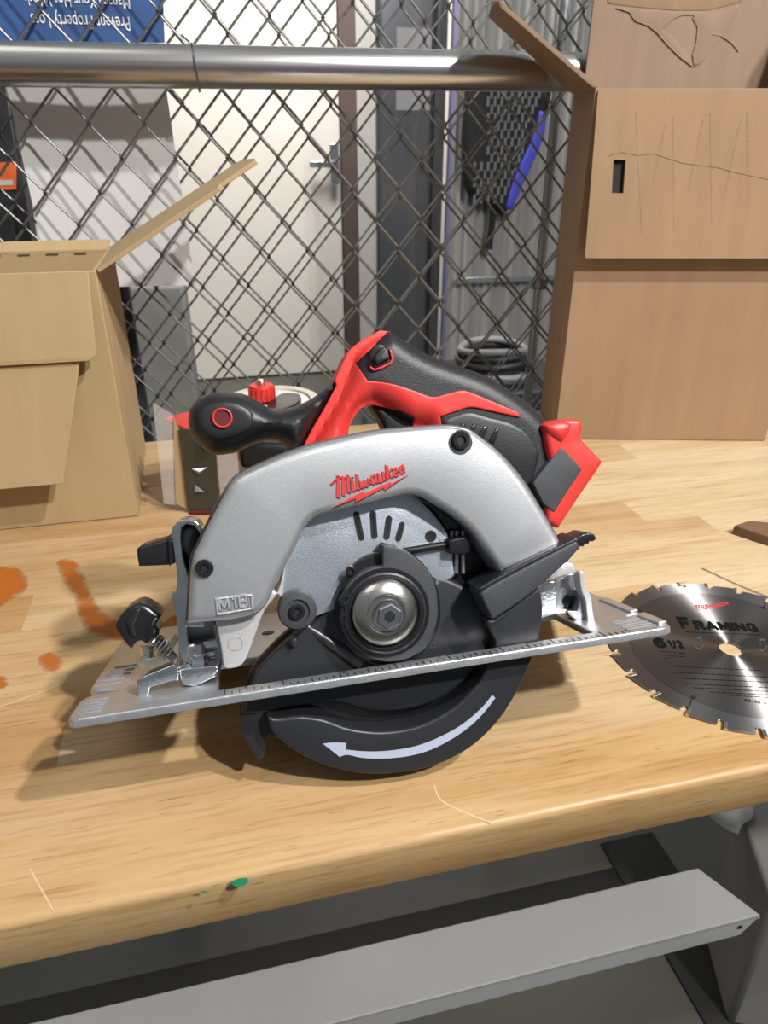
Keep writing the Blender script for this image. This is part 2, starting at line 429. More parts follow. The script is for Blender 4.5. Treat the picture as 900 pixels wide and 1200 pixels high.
def block_text(body, o, X, Y, width, height, depth, th=.27, gap=.33):
    o, X, Y = (np.array(t, float) for t in (o, X, Y)); Z = np.cross(X, Y); x = th/2; S_ = []
    for ch in body:
        mxx = max(p[0] for q in BLK[ch] for p in q)
        S_ += [[(p[0]+x, p[1]*(1-th)+th/2) for p in q] for q in BLK[ch]]; x += mxx+gap
    tot = x-gap+th/2; mb = MB(); k = 0
    for q in S_:
        for a, b in zip(q[:-1], q[1:]):
            a, b = np.array(a), np.array(b); t = (b-a)/np.linalg.norm(b-a)*th/2; n = np.array([-t[1], t[0]]); e = .55
            c = [a-t*e-n, b+t*e-n, b+t*e+n, a-t*e+n]; k += 1
            mb.hexa([o+X*p[0]/tot*width+Y*p[1]*height for p in c]+[o+X*p[0]/tot*width+Y*p[1]*height+Z*(depth+k*1e-6) for p in c])
    return mb

# stroke lettering (script wordmark): polylines in crop pixels of the photograph's close-up
WORD = [([(120, 262), (190, 190)], 12), ([(182, 190), (179, 368)], 23), ([(188, 212), (222, 197)], 14), ([(224, 196), (222, 352)], 23), ([(230, 210), (264, 188)], 14),
        ([(262, 186), (266, 328)], 22), ([(266, 326), (282, 318)], 12), ([(296, 225), (300, 318)], 21), ([(292, 200), (300, 206)], 20), ([(302, 316), (326, 300)], 10),
        ([(334, 180), (339, 305)], 21), ([(341, 304), (360, 290)], 10), ([(363, 232), (371, 290)], 20), ([(372, 292), (396, 276)], 11), ([(398, 222), (406, 280)], 20),
        ([(408, 281), (432, 262)], 11), ([(428, 208), (434, 258)], 15), ([(482, 182), (458, 192), (453, 246), (462, 256), (486, 240)], 15),
        ([(484, 180), (493, 250)], 19), ([(494, 250), (508, 240)], 10), ([(508, 168), (516, 238), (528, 240), (545, 224)], 16), ([(545, 156), (555, 230)], 19),
        ([(556, 230), (570, 222)], 10), ([(574, 104), (582, 218)], 21), ([(586, 172), (618, 128)], 13), ([(588, 168), (618, 206)], 16),
        ([(634, 168), (662, 150), (652, 124), (632, 142), (634, 186), (646, 192), (668, 176)], 15),
        ([(686, 142), (714, 126), (704, 103), (684, 120), (686, 164), (698, 170), (722, 148)], 15)]
BOLT = [(138, 447), (325, 346), (392, 314), (388, 338), (606, 238), (600, 260), (752, 177), (552, 312), (556, 286), (322, 405), (326, 374)]
def wordmark(conv, z0, z1, mb=None, dx=0, dy=0):
    mb = mb or MB()
    for path, w in WORD:
        P = [np.array(p, float)+(dx, dy) for p in path]
        for i in range(len(P)-1):
            a, b = P[i], P[i+1]; t = (b-a)/np.linalg.norm(b-a); q = np.array([-t[1], t[0]])*w/2
            # slanted pen: the ends are cut on a slope
            a2 = a-t*(w*.18 if i else 0); b2 = b+t*(w*.18 if i < len(P)-2 else 0); e = t*w*.2
            c = [a2+q-e, b2+q-e, b2-q+e, a2-q+e]
            c = [conv(*p) for p in c]
            mb.hexa([(*p, z0) for p in c]+[(*p, z1+.00002*i) for p in c])
    bl = [conv(p[0]+dx, p[1]+dy) for p in BOLT]
    slab(bl, z0, z1, mb=mb)
    return mb

# ================================================================== SETTING
FLOOR = -.92
fl = MB(); fl.box((.5, 2.2, FLOOR-.05), (9, 9, .1)); M['floor'] = mat('concrete_floor', (.075, .075, .060), .5, 0, .2, 20, .35, 1.6)
struct(fl.build('floor', 'floor'))
WY = 4.3
wl = MB(); wl.box((.8, WY+.1, .6), (9, .2, 3.2)); struct(wl.build('wall_back', 'wall'))
def wallbox(name, m, px0, px1, z0, z1, thick, Y=WY, parent=None, fn=struct, bevel=.004):
    x0, x1 = ony(px0, 300, Y)[0], ony(px1, 300, Y)[0]
    b = MB(); b.box(((x0+x1)/2, Y-thick/2-.002, (z0+z1)/2), (x1-x0, thick, z1-z0)); o = b.build(name, m, parent, bevel=bevel)
    if fn: fn(o)
    return o
d1 = wallbox('door_1', 'door', 214, 400, FLOOR+.01, 1.95, .04)
hd = MB(); hp = ony(392, 192, WY-.1)
hd.box(hp, (.05, .02, .20)); hd.box(hp+np.array([-.06, -.03, .0]), (.16, .03, .035)); hd.build('door_handle', 'chrome', d1, bevel=.006)
wallbox('trim_1', 'brown_trim', 401, 424, FLOOR+.01, 1.95, .05)
wallbox('trim_2', 'light_trim', 425, 440, FLOOR+.01, 1.95, .03)
sk = MB(); sk.box((.0, WY-.012, FLOOR+.06), (2.6, .02, .12)); struct(sk.build('baseboard_back', 'brown_trim', bevel=.003))

# metal cabinet / locker behind the fence
CY = 3.0
cb = thing('metal_locker', 'tall shiny blue-grey metal locker standing behind the chain link fence', 'locker', (ony(485, 300, CY)[0], CY, FLOOR))
def cbx(px0, px1, z0, z1, y0, y1): 
    x0, x1 = ony(px0, 300, CY)[0], ony(px1, 300, CY)[0]; o = cb.location
    b = MB(); b.box(((x0+x1)/2-o.x, (y0+y1)/2-o.y, (z0+z1)/2-o.z), (x1-x0, y1-y0, z1-z0)); return b
cbx(442, 516, FLOOR, 1.2, CY, CY+.4).build('body', 'cabinet', cb, bevel=.02)
cbx(446, 500, FLOOR+.08, 1.12, CY-.012, CY-.001).build('door', 'cabinet', cb, bevel=.008)
cbx(462, 498, .44, .70, CY-.016, CY-.012).build('pale_patch', M['hose_light'], cb)  # paler grey patch on the locker door, added as a thin plate
cbx(503, 514, FLOOR, 1.2, CY-.03, CY-.001).build('corner_post', 'cabinet', cb, bevel=.008)
cbx(521, 527, FLOOR+.3, 1.2, CY-.012, CY+.02).build('violet_edge_strip', 'violet', cb)

# corrugated grey sheeting to the right of the locker
TY = 2.7
xa, xb_ = ony(528, 300, TY)[0], ony(668, 300, TY)[0]
tb = MB(); nn = 60
pts = [(xa+(xb_-xa)*i/nn, TY+.012*math.sin(i*1.7)+.004*math.sin(i*.6)) for i in range(nn+1)]
v = [(x, y, z) for (x, y) in pts for z in (FLOOR, 1.3)]+[(x, y+.02, z) for (x, y) in pts for z in (FLOOR, 1.3)]
f = []; h = 2*(nn+1)
for i in range(nn):
    a = 2*i; f += [(a, a+2, a+3, a+1), (h+a, h+a+1, h+a+3, h+a+2), (a, a+2+0, h+a+2, h+a), (a+1, a+3, h+a+3, h+a+1)]
f += [(0, 1, h+1, h), (2*nn, 2*nn+1, h+2*nn+1, h+2*nn)]
tb.add(v, f); tp = tag(tb.build('corrugated_panel', 'tarp', None, 60), 'grey corrugated sheet panel standing to the right of the locker', 'panel')
zt = ony(590, 327, TY-.03)[2]
rb = MB(); rb.box(((xa+xb_)/2, TY-.03, zt), (xb_-xa-.02, .012, .022)); rb.build('batten', 'conduit', tp, bevel=.002)

# ================================================================== WORKBENCH
TY0, TY1 = .2300, .822
wb = thing('workbench', 'long workbench with a light butcher-block wooden top and grey painted steel frame', 'workbench', (.25, .5, FLOOR))
WBO = np.array(wb.location)
def wb_rel(mb): mb.v = [tuple(np.array(p)-WBO) for p in mb.v]; return mb
rows = []; y = TY0
wd = [.047, .045, .049, .043, .046, .048, .044, .047, .045, .046, .049, .044]
for k, w_ in enumerate(wd):
    y2 = min(TY1, y+w_) if k < len(wd)-1 else TY1
    if y2-y > .01: rows.append((y, y2))
    y = y2
TH = .0302
for k, (ya, yb) in enumerate(rows):
    x = -.78+random.uniform(-.3, 0)
    x = max(x, -.95)
    if k == 0: x = -.78
    first = True
    while x < 1.7:
        ln = random.uniform(.42, .80) if k else 1.32
        xb2 = min(1.7, x+ln); xs = -.78 if first else x
        if xb2 > -.78+.05:
            b = MB(); b.box(((xs+xb2)/2, (ya+yb)/2, -TH/2), (xb2-xs, yb-ya, TH))
            wb_rel(b)
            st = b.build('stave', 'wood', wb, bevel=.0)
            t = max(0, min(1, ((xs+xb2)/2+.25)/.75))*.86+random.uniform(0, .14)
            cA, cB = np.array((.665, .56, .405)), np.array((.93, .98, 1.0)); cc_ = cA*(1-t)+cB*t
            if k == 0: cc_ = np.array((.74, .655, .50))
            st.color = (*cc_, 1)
            if k == 0:
                me = st.data; bm = bmesh.new(); bm.from_mesh(me)
                es = [e for e in bm.edges if all(abs(vv.co.y-(TY0-WBO[1])) < 1e-5 for vv in e.verts) and all(abs(vv.co.z-(0-WBO[2])) < 1e-5 for vv in e.verts)]
                bmesh.ops.bevel(bm, geom=es, offset=.0042, segments=5, profile=.5, affect='EDGES')
                es = [e for e in bm.edges if all(abs(vv.co.y-(TY0-WBO[1])) < 1e-5 for vv in e.verts) and all(abs(vv.co.z-(-TH-WBO[2])) < 1e-5 for vv in e.verts)]
                bmesh.ops.bevel(bm, geom=es, offset=.0015, segments=2, profile=.5, affect='EDGES')
                bm.to_mesh(me); bm.free()
                me.polygons.foreach_set('use_smooth', [True]*len(me.polygons)); me.set_sharp_from_angle(angle=math.radians(40))
            first = False
        x = xb2
        if x >= 1.699: break

# frame: stretcher channel, legs
BZ = -.45; by0, by1 = .390, .457
b = MB(); t_ = .003; xr = .508
for (yy0, yy1, zz0, zz1) in ((by0, by1, BZ-t_, BZ), (by0, by0+t_, BZ-.030, BZ-t_), (by1-t_, by1, BZ-.030, BZ-t_)):
    q = []
    for z in (zz0, zz1):
        for (yy, e) in ((yy0, 0), (yy0, 1), (yy1, 1), (yy1, 0)):
            xe = (.520 if yy < .42 else .488)-(.018 if z < BZ-.02 else 0)
            q.append((xe if e else -.70, yy, z))
    b.hexa(q)
strt = wb_rel(b).build('stretcher', 'beam', wb, bevel=.0012)
hb = MB(); hb.lathe([(.0028, 0), (.0028, .0006)], (.497, by0-.0003, BZ-.013), 14, (1, 0, 0), (0, 0, 1), (0, -1, 0)); wb_rel(hb).build('bolt_hole', 'ink', strt)
b = MB()
for sx in (-.70, 1.62):
    for sy in (.30, .74):
        bb = MB(); bb.box((sx, sy, (FLOOR-TH)/2), (.05, .05, -FLOOR-TH-.0004)); wb_rel(bb).build('leg', 'beam', wb, bevel=.002)

# stains, scratches, green paint on the top: flat marks lying in the surface
def flat_mark(name, pxs, m, r=.006, z=.0003, smooth=True, s=.002):
    P = [onz(x, y)[:2] for x, y in pxs]
    if smooth: P = smooth_loop(P, 4, 70)
    mb = slab(P, 0, z, r, 0, s=s, grid=.003, attr=True)
    mb2 = MB(); mb2.v = [tuple(np.array((p[0], p[1], z))-WBO) for p in mb.v]; mb2.f = mb.f
    me = bpy.data.meshes.new(name); me.from_pydata(mb2.v, [], mb2.f)
    a = me.attributes.new('edge', 'FLOAT', 'POINT'); a.data.foreach_set('value', list(map(float, mb.attr)))
    o = link(name, me, m, wb, 0); return o
flat_mark('paint_stain', [(66, 660), (78, 654), (90, 660), (98, 672), (106, 690), (112, 705), (124, 718), (140, 728), (160, 735), (185, 730), (206, 720), (222, 716), (226, 730), (205, 744), (180, 752), (150, 752), (120, 748), (100, 738), (92, 722), (86, 700), (74, 682)], 'stain', .010)['label'] = 'orange paint stroke'
flat_mark('paint_stain', [(-30, 668), (-5, 664), (20, 666), (33, 678), (30, 694), (14, 702), (-4, 716), (-30, 720)], 'stain', .010)
flat_mark('paint_stain', [(44, 770), (58, 764), (72, 770), (74, 782), (62, 789), (48, 785)], 'stain', .008)
flat_mark('paint_stain', [(-8, 794), (6, 792), (11, 800), (4, 808), (-8, 808)], 'stain', .006)
gm = flat_mark('paint_spot', [(271, 1034), (279, 1030), (290, 1029), (291, 1034), (285, 1039), (275, 1039)], 'green', .001); gm['label'] = 'small green paint spot'
flat_mark('paint_spot', [(233, 1046), (240, 1044), (245, 1046), (238, 1047)], 'green', .001)
def scratch(pxs, r=.0004):
    P = smooth_loop([onz(x, y, .0001) for x, y in pxs], 4, 80, False)
    mb = MB(); mb.tube([np.array(p)-WBO for p in P], r, 5); mb.v = [(p[0], p[1], (p[2]+WBO[2])*.35-WBO[2]) for p in mb.v]
    mb.build('scratch', 'scratch', wb)
scratch([(509, 920), (512, 930), (520, 940), (545, 952), (575, 964)], .0005)
scratch([(35, 1018), (50, 1045), (62, 1066)], .0004)
scratch([(0, 828), (60, 806), (112, 781)], .0003)


# ================================================================== CIRCULAR SAW
TAU, SYAW, ROLL = 22.0, 1.5, 1.15
tr, sr, rr = map(math.radians, (TAU, SYAW, ROLL))
u0 = np.array([math.cos(sr), -math.sin(sr), 0]); bk = np.array([math.sin(sr), math.cos(sr), 0])
v0 = np.array([0, 0, math.cos(tr)])+bk*math.sin(tr); SN = np.cross(u0, v0)
SU = u0*math.cos(rr)+v0*math.sin(rr); SV = v0*math.cos(rr)-u0*math.sin(rr)
GR = .088
SO = onz(452, 718, GR*math.cos(tr)+.024*math.sin(tr)+.0004)
saw = thing('circular_saw', 'red, black and silver circular saw leaning back on its blade guard on the wooden bench', 'circular saw')
mw = Matrix.Identity(4)
for i in range(3): mw[i][0], mw[i][1], mw[i][2], mw[i][3] = SU[i], SV[i], SN[i], SO[i]
saw.matrix_world = mw
def L(x, y, w=0.):
    d = ray(x, y); t = ((SO+SN*w-CP)@SN)/(d@SN); P = CP+d*t-SO; return (float(P@SU), float(P@SV))
def Ls(pts, w=0.): return [L(x, y, w) for x, y in pts]
VB = -.0268
def B(x, y, v=VB):
    d = ray(x, y); t = ((SO+SV*v-CP)@SV)/(d@SV); P = CP+d*t-SO; return (float(P@SU), float(P@SN))
def part(name, m, pts, w0, w1, r=.0008, parent=saw, sm=True, wl=None, drop=None, grid=None, both=False, holes=(), corner=48, s=.0014, hfun=None):
    wl = w1 if wl is None else wl
    P = Ls(pts, wl); P = smooth_loop(P, 4, corner) if sm else P
    return slab(P, w0, w1, r, drop, holes, s, grid, both, hfun=hfun).build(name, m, parent, 40)
def circ(px, py, rpx, n=28, ry=None):
    return [(px+rpx*math.cos(2*math.pi*k/n), py-(ry or rpx)*math.sin(2*math.pi*k/n)) for k in range(n)]
def lat(name, m, px, py, w, prof, parent=saw, n=40, phase=0):
    c = L(px, py, w+prof[-1][1]); return MB().lathe(prof, (*c, w), n, phase=phase).build(name, m, parent, 35)

# base plate (lies in the plane v = VB)
NE = .012
nl, nr = -.1575, .1565
base_out = [(nl+.003, NE), (nr-.006, NE), (nr-.001, NE-.003), (nr, NE-.008), (nr, -.017), (nr-.010, -.0185), (nr-.010, -.021), (nr, -.0225), (nr, -.157), (nl+.001, -.157), (nl+.001, -.0345), (nl+.004, -.030), (nl+.017, -.0265), (nl+.017, -.0225), (nl+.004, -.021), (nl, -.018), (nl, NE-.003)]
slot = [(-.089, .0010), (.1135, .0010), (.1135, -.048), (-.089, -.048)]
bp = slab(base_out, VB-.0042, VB, .0010, holes=[slot], s=.003)
bp.v = [(a, c, b_) for a, b_, c in bp.v]
bpo = bp.build('base_plate', 'aluminium', saw, 40)
# raised end ribs and scale marks
for (x0, x1, ya, yb) in ((nr-.006, nr-.0006, -.0165, .006), (nr-.006, nr-.0006, -.062, -.0235)):
    MB().box(((x0+x1)/2, VB+.0008, (ya+yb)/2), (x1-x0, .0018, yb-ya)).build('end_rib', 'aluminium', bpo, bevel=.0006)
tk = MB()
for k in range(62):
    x = -.085+k*.0036
    if x > .132: break
    ln = .0085 if k % 8 == 0 else (.0058 if k % 4 == 0 else .0036)
    tk.box((x, VB+.0001, .0105-ln/2), (.00045, .0003, ln))
for k in range(5):
    for bx_ in (((nl+.0085, VB+.0002, -.013+k*.0045), (.011, .0006, .0012)), ((nl+.010+.001*k, VB+.0002, -.038-k*.0075), (.013, .0006, .0024)), ((nr-.016, VB+.0002, -.012+k*.0042), (.018, .0005, .0012))):
        MB().box(*bx_).build('end_ridge', 'ridge_metal', bpo, bevel=.0002)
stuff(tk.build('scale_marks', 'ink', bpo, 0))
for x in (-.078, -.028, .022, .072):
    me = text_mesh({-.078: '4', -.028: '3', .022: '2', .072: '1'}[x], (x+.002, VB+.0003, .0062), (1, 0, 0), (0, 0, -1), None, .0034)
    me.build('numeral', 'ink', bpo, 0)
# hole in the plate
c = B(314, 742); MB().lathe([(.004, 0), (.004, .0004)], (c[0], VB, c[1]), 20, (1, 0, 0), (0, 0, -1), (0, 1, 0)).build('plate_hole', 'ink', bpo)

# motor housing behind (touches the bench with its far end)
mh = MB().lathe([(.028, -.144), (.034, -.140), (.036, -.10), (.036, -.05), (.046, -.046), (.046, -.030)], (0.002, .012, 0), 40)
mh.build('motor_housing', 'black', saw)

# upper guard
UG = [(219, 732), (224, 662), (232, 640), (245, 613), (264, 578), (272, 566), (283, 557), (321, 539), (350, 528), (377, 520), (433, 507.5), (480, 502.5), (507, 500.5), (530, 500), (549, 504), (562, 512), (587, 532), (604, 551), (619, 571), (636, 598), (650, 622), (664.6, 645), (650, 652), (587, 672), (576, 655), (565, 640), (553, 624), (540, 612), (526, 601), (510, 591), (496, 583), (484, 580), (470, 581), (450, 586), (421, 593.5), (389, 600.5), (372, 605), (364, 611), (357, 620), (348, 639), (337, 660), (325, 683), (316, 703), (309, 714), (300, 721), (276, 726.5), (254, 729.5)]
ug = part('upper_guard', 'silver', UG, -.030, .006, .0042, drop=.0036, corner=40, s=.0012)
# thin rim line behind the guard
part('guard_rim', 'rim_grey', [(216, 731), (221, 660), (229, 639), (242, 611), (261, 576), (270, 563), (282, 553.5), (320, 536), (349, 525), (376, 517), (432, 504.6), (479, 499.6), (507, 497.6), (531, 497), (551, 501), (564, 509), (589, 529), (607, 548), (622, 568), (639, 596), (653, 620), (667, 645), (640, 640), (600, 590), (540, 540), (430, 540), (320, 570), (270, 620), (250, 700)], -.026, -.004, .002, parent=ug, wl=.0, corner=60)
def screw(px, py, rpx, w, parent, ring=None):
    R = abs(L(px+rpx, py, w)[0]-L(px, py, w)[0])
    s_ = lat('screw', 'black_smooth', px, py, w, [(R*1.0, 0), (R*1.0, .0012), (R*.86, .002), (R*.5, .002), (R*.46, .001), (0, .0008)], parent, 28)
    c = L(px, py, w+.002)
    MB().lathe([(R*.40, .0009), (R*.40, .0011)], (*c, w), 6).build('screw_socket', 'ink', s_)
    return s_
lat('screw_recess', 'panel_grey', 540, 518, .0058, [(.0062, 0), (.0062, .0007)], ug)
screw(540, 516, 10.5, .0064, ug); screw(239.5, 666, 11, .0062, ug)
# M18 badge
bd = [L(*p, .0062) for p in ((252, 701), (295.5, 696.5), (297, 714), (254, 721.5))]
cc = np.mean(bd, 0); inner = [tuple(cc+(np.array(p)-cc)*np.array([.90, .80])) for p in bd]
bdo = slab(bd, .0052, .0068, .0003, holes=[inner], s=.002).build('badge', 'silver_raised', ug)
p0, p1 = np.array(L(258, 717, .0062)), np.array(L(292, 712, .0062)); X = np.append((p1-p0)/np.linalg.norm(p1-p0), 0); Y = np.array([-X[1], X[0], 0])
block_text('M18', (*p0, .0060), X, Y, np.linalg.norm(p1-p0), .0066, .0004, .15).build('lettering', M['steel_dark'], bdo, 0)
block_text('M18', (*(p0+np.array([-.0003, .0004])), .0060), X, Y, np.linalg.norm(p1-p0), .0066, .0007, .15).build('lettering', 'silver_raised', bdo, 0)
# wordmark
cv = lambda x, y: L(370+x/6.923, 530+y/6.923, .0062)
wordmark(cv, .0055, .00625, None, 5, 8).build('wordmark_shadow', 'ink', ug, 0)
wordmark(cv, .0055, .0066).build('wordmark', 'logo_red', ug, 0)

# machined fin below the guard
fin = part('guard_fin', 'cast', [(252, 726), (258, 755), (262, 782), (268, 784), (280, 782), (288, 773), (300, 742), (310, 716), (326, 694), (334, 664), (331, 700), (318, 690), (290, 700)], -.02, -.004, .001, corner=40)
lat('cast_mark', 'silver_raised', 276, 754, -.0042, [(.0038, 0), (.0038, .0004), (.0033, .0004), (.0033, .0001)], fin)

# inner zinc plate with vents
IPL = [(480, 575), (497, 590), (512, 606), (524, 624), (528, 640), (533, 675), (500, 690), (420, 690), (395, 712), (372, 722), (352, 734), (338, 720), (331, 697), (329, 676), (334, 656), (342, 636), (352, 617), (362, 603), (390, 590), (440, 578)]
ip = part('inner_plate', 'zinc', IPL, -.014, -.008, .0008, corner=50)
for a, c, wd_ in (((417.5, 602), (423.5, 631), 3.6), ((437, 601), (439, 629), 3.6), ((456, 607), (453, 630), 3.6), ((471.5, 614), (466.5, 632), 3.4)):
    a, c = np.array(a), np.array(c); t = (c-a)/np.linalg.norm(c-a); q = np.array([-t[1], t[0]])*wd_
    P = [a+q, a-t*2.5+q*.4, a-t*2.5-q*.4, a-q, c-q, c+t*2.5-q*.4, c+t*2.5+q*.4, c+q]
    part('vent_slot', 'ink', [tuple(p) for p in P], -.0082, -.0076, 0, parent=ip, sm=False)
    part('slot_lip', 'guard_black', [tuple(p) for p in (a-q*.1, a-q*.6, c-q*.6, c-q*.1)], -.0077, -.0072, 0, parent=ip, sm=False)
lat('vent_hole', 'ink', 505, 628.5, -.0082, [(.0031, 0), (.0031, .0006)], ip)
# dark liner inside the guard
part('guard_liner', 'guard_dark', [(470, 575), (500, 578), (545, 605), (580, 645), (600, 690), (590, 730), (545, 740), (520, 690), (520, 640)], -.028, -.016, .001)
part('liner_rib', 'guard_black', [(487, 580), (499, 585), (522, 600), (540, 616), (536, 620), (526, 620), (512, 600), (499, 590)], -.016, -.003, .001)

# spring rod and its pin
a, c = L(474, 647, -.003), L(545, 636, -.003)
MB().tube([(*a, -.006), (*c, -.006)], .0022, 12).build('spring_rod', 'black_smooth', saw)
pin = MB()
for k, px in enumerate((530, 536, 543)):
    p, q = L(px, 622, -.010), L(px-2+k, 672, -.010); pin.tube([(*p, -.011), (*q, -.011)], .0014, 10)
pin.build('spring_coil', 'steel_dark', saw)
part('spring_retainer', 'black_smooth', [(526, 633), (545, 629), (551, 632), (551, 646), (545, 650), (527, 649)], -.010, -.001, .001)

# lower guard: back web, disc, crescent flange with wall
LG = [(297, 795), (307, 781), (335, 753), (359, 735), (392, 700), (430, 650), (500, 655), (560, 690), (600, 690), (632, 688), (636, 705), (636, 722), (633, 745), (627, 765), (618, 787), (606, 812), (590, 838), (570, 861), (548, 879), (520, 894), (490, 903), (460, 907), (440, 908), (415, 906), (390, 900), (365, 891), (340, 878), (322, 866), (310, 858), (296, 846), (284, 836), (288, 812)]
lg = part('lower_guard', 'guard_dark', LG, -.023, -.018, .001, wl=0)
DISC = [(294, 800), (307, 781), (335, 753), (359, 735), (380, 720), (394, 704), (402, 680), (425, 655), (448, 642), (480, 650), (505, 668), (520, 676), (548, 690), (566, 712), (577, 740), (575, 757), (565, 777), (554, 789), (541, 802), (517, 820), (484, 831), (451, 835), (426, 832.5), (393, 824), (340, 830), (300, 838), (285, 836)]
part('guard_disc', 'guard_black', DISC, -.018, -.008, .0025, parent=lg)
CRES = [(632, 688), (636, 705), (636, 722), (633, 745), (627, 765), (618, 787), (606, 812), (590, 838), (570, 861), (548, 879), (520, 894), (490, 903), (460, 907), (440, 908), (415, 906), (390, 900), (365, 891), (345, 880), (330, 869), (318, 856), (313, 839), (320, 842), (330, 842), (342, 840.5), (355, 840), (377, 843), (392, 848), (406, 853), (424, 856.5), (443, 858), (463, 857), (484, 853), (501, 847), (517, 839), (534, 828), (549, 814), (562, 799), (571, 783), (579, 765), (580, 752), (576, 744), (570, 732), (565, 722), (577, 727), (600, 712)]
cf = part('guard_flange', 'guard_black', CRES, -.020, 0, .0016, parent=lg, corner=42)
part('guard_tooth', 'guard_black', [(281, 835), (300, 830), (318, 838), (330, 868), (316, 862), (310, 868), (311, 882), (308, 889), (302, 890), (294, 878), (283, 860)], -.022, -.010, .001, parent=lg, corner=42)
ARW = [(378.5, 871.6), (392, 870.4), (406, 871), (405, 878.6), (424, 880.6), (443, 880.8), (464, 879), (484, 875.4), (501, 870), (517, 863), (534, 854), (549.6, 843), (565, 829), (577, 814.5), (580.4, 818), (568, 834), (553.7, 848.6), (536, 862), (517, 873), (501, 880), (484, 885), (464, 888), (443, 889), (424, 888), (407, 884.6), (398, 887)]
part('arrow', 'arrow', ARW, -.001, .0003, 0, parent=lg, sm=True, corner=35)
# crease ridge on the disc
a, c = L(358, 735, -.006), L(424, 778, -.006)
rg = MB(); rg.tube([(*a, -.0105), (*(np.array(a)*.5+np.array(c)*.5), -.0085), (*c, -.0085)], [.0020, .0034, .0042], 14)
rg.build('crease', 'crease_gloss', lg)
a = part('guard_stop', 'guard_black', [(339, 751), (346, 747), (350, 753), (346, 759), (341, 758)], -.01, -.004, .0012, parent=lg)

# hub collar, retaining ring, washer and bolt
HUB0 = [(448.6, 636), (462, 639), (478, 646), (492, 656), (503, 669), (512, 686), (516, 702), (517, 718), (515, 734), (508, 750), (498, 763), (484, 775), (466, 781), (440, 780), (418, 770), (402, 750), (394, 728), (393, 706), (399, 688), (408, 672), (420, 658), (434, 650), (448, 647)]
hb0 = part('hub_boss', 'guard_dark', HUB0, -.016, -.003, .0015, corner=60)
HUB = [(448.6, 639), (465, 641.5), (480, 648), (494, 660), (505, 674), (511, 690), (513, 707), (513, 722), (509, 740), (501, 754), (490, 765), (476, 773), (455, 776), (436, 772), (420, 762), (408, 748), (402, 733), (400, 717), (402, 700), (408, 686), (418, 675), (432, 667), (448.6, 663)]
hc = part('hub_collar', 'panel_grey', HUB, -.006, .003, .0008, corner=50)
lat('collar_recess', 'guard_dark', 451.5, 718.5, .0026, [(.0235, 0), (.0235, .0007), (.0225, .0008)], hc)
lat('collar_lip', 'guard_black', 451.5, 718.5, .003, [(.0213, 0), (.0213, .0012), (.0203, .0016), (.0195, .0010), (.0195, 0), (.0213, 0)], hc, 64)
screw(411, 669, 6, -.003, saw)
rt = lat('retaining_ring', 'black_smooth', 451.5, 718.5, .0032, [(.0200, 0), (.0200, .0014), (.0185, .0017), (.0176, .001), (.0176, 0), (.0200, 0)], hc, 64)
for px, py in ((405.5, 703.5), (405.5, 724.5)):
    lat('ring_ear', 'black_smooth', px, py, .003, [(.0036, 0), (.0036, .0014), (.0018, .0016), (.0014, .0006), (0, .0004)], hc, 18)
wa = lat('arbor_washer', 'steel', 452, 718.7, .003, [(.0168, 0), (.0171, .0030), (.0168, .0042), (.0160, .0052), (.0110, .0078), (.0100, .0078), (.0094, .0068), (.0094, .0050), (0, .0050)], saw, 72)
c = L(455, 721, .008)
MB().lathe([(.0080, .006), (.0080, .0098), (.0074, .0108), (.0036, .0108), (.0034, .0085)], (*c, .0), 36).build('bolt_head', 'steel_dark', wa)
MB().lathe([(.0066, .0108), (.0066, .0114), (.0060, .0118), (.0030, .0118), (.0028, .010), (0, .0098)], (*c, 0), 6, phase=.3).build('bolt_hex', 'steel_dark', wa)
MB().lathe([(.0027, .0115), (.0027, .01195)], (*c, 0), 6, phase=.3).build('hex_socket', 'ink', wa)

# bumper roller at left of the disc
br = lat('bumper', 'panel_grey', 348.5, 716, -.006, [(.0098, 0), (.0098, .0075), (.0090, .0086), (.0062, .0090), (.0058, .0080), (0, .0078)], saw, 40)
screw(348, 717, 9.5, .0022, br)

# retract lever
LEV = [(562.7, 697.3), (569, 690.5), (610, 668), (664, 640), (676, 634), (680, 642), (664, 659), (632, 688), (604, 709), (577, 726.7), (571, 714)]
lv = part('guard_lever', 'panel_grey', LEV, -.006, .013, .0012, corner=30)
part('lever_top', 'black', [(560, 692), (566, 686), (610, 662), (664, 635.5), (678, 629), (678, 638), (664, 642), (610, 669), (569, 692)], -.008, .0122, .001, parent=lv, wl=.0122)
TIP = [(660, 640), (672, 632), (685, 624.5), (691, 624.6), (697, 626.5), (699.5, 632), (695, 635), (692, 634), (690, 638), (687, 637), (684, 641), (681, 640), (678, 645), (675, 644), (671, 652), (664, 660), (656, 655)]
part('lever_tip', 'black_smooth', TIP, -.004, .010, .001, parent=lv, sm=False)

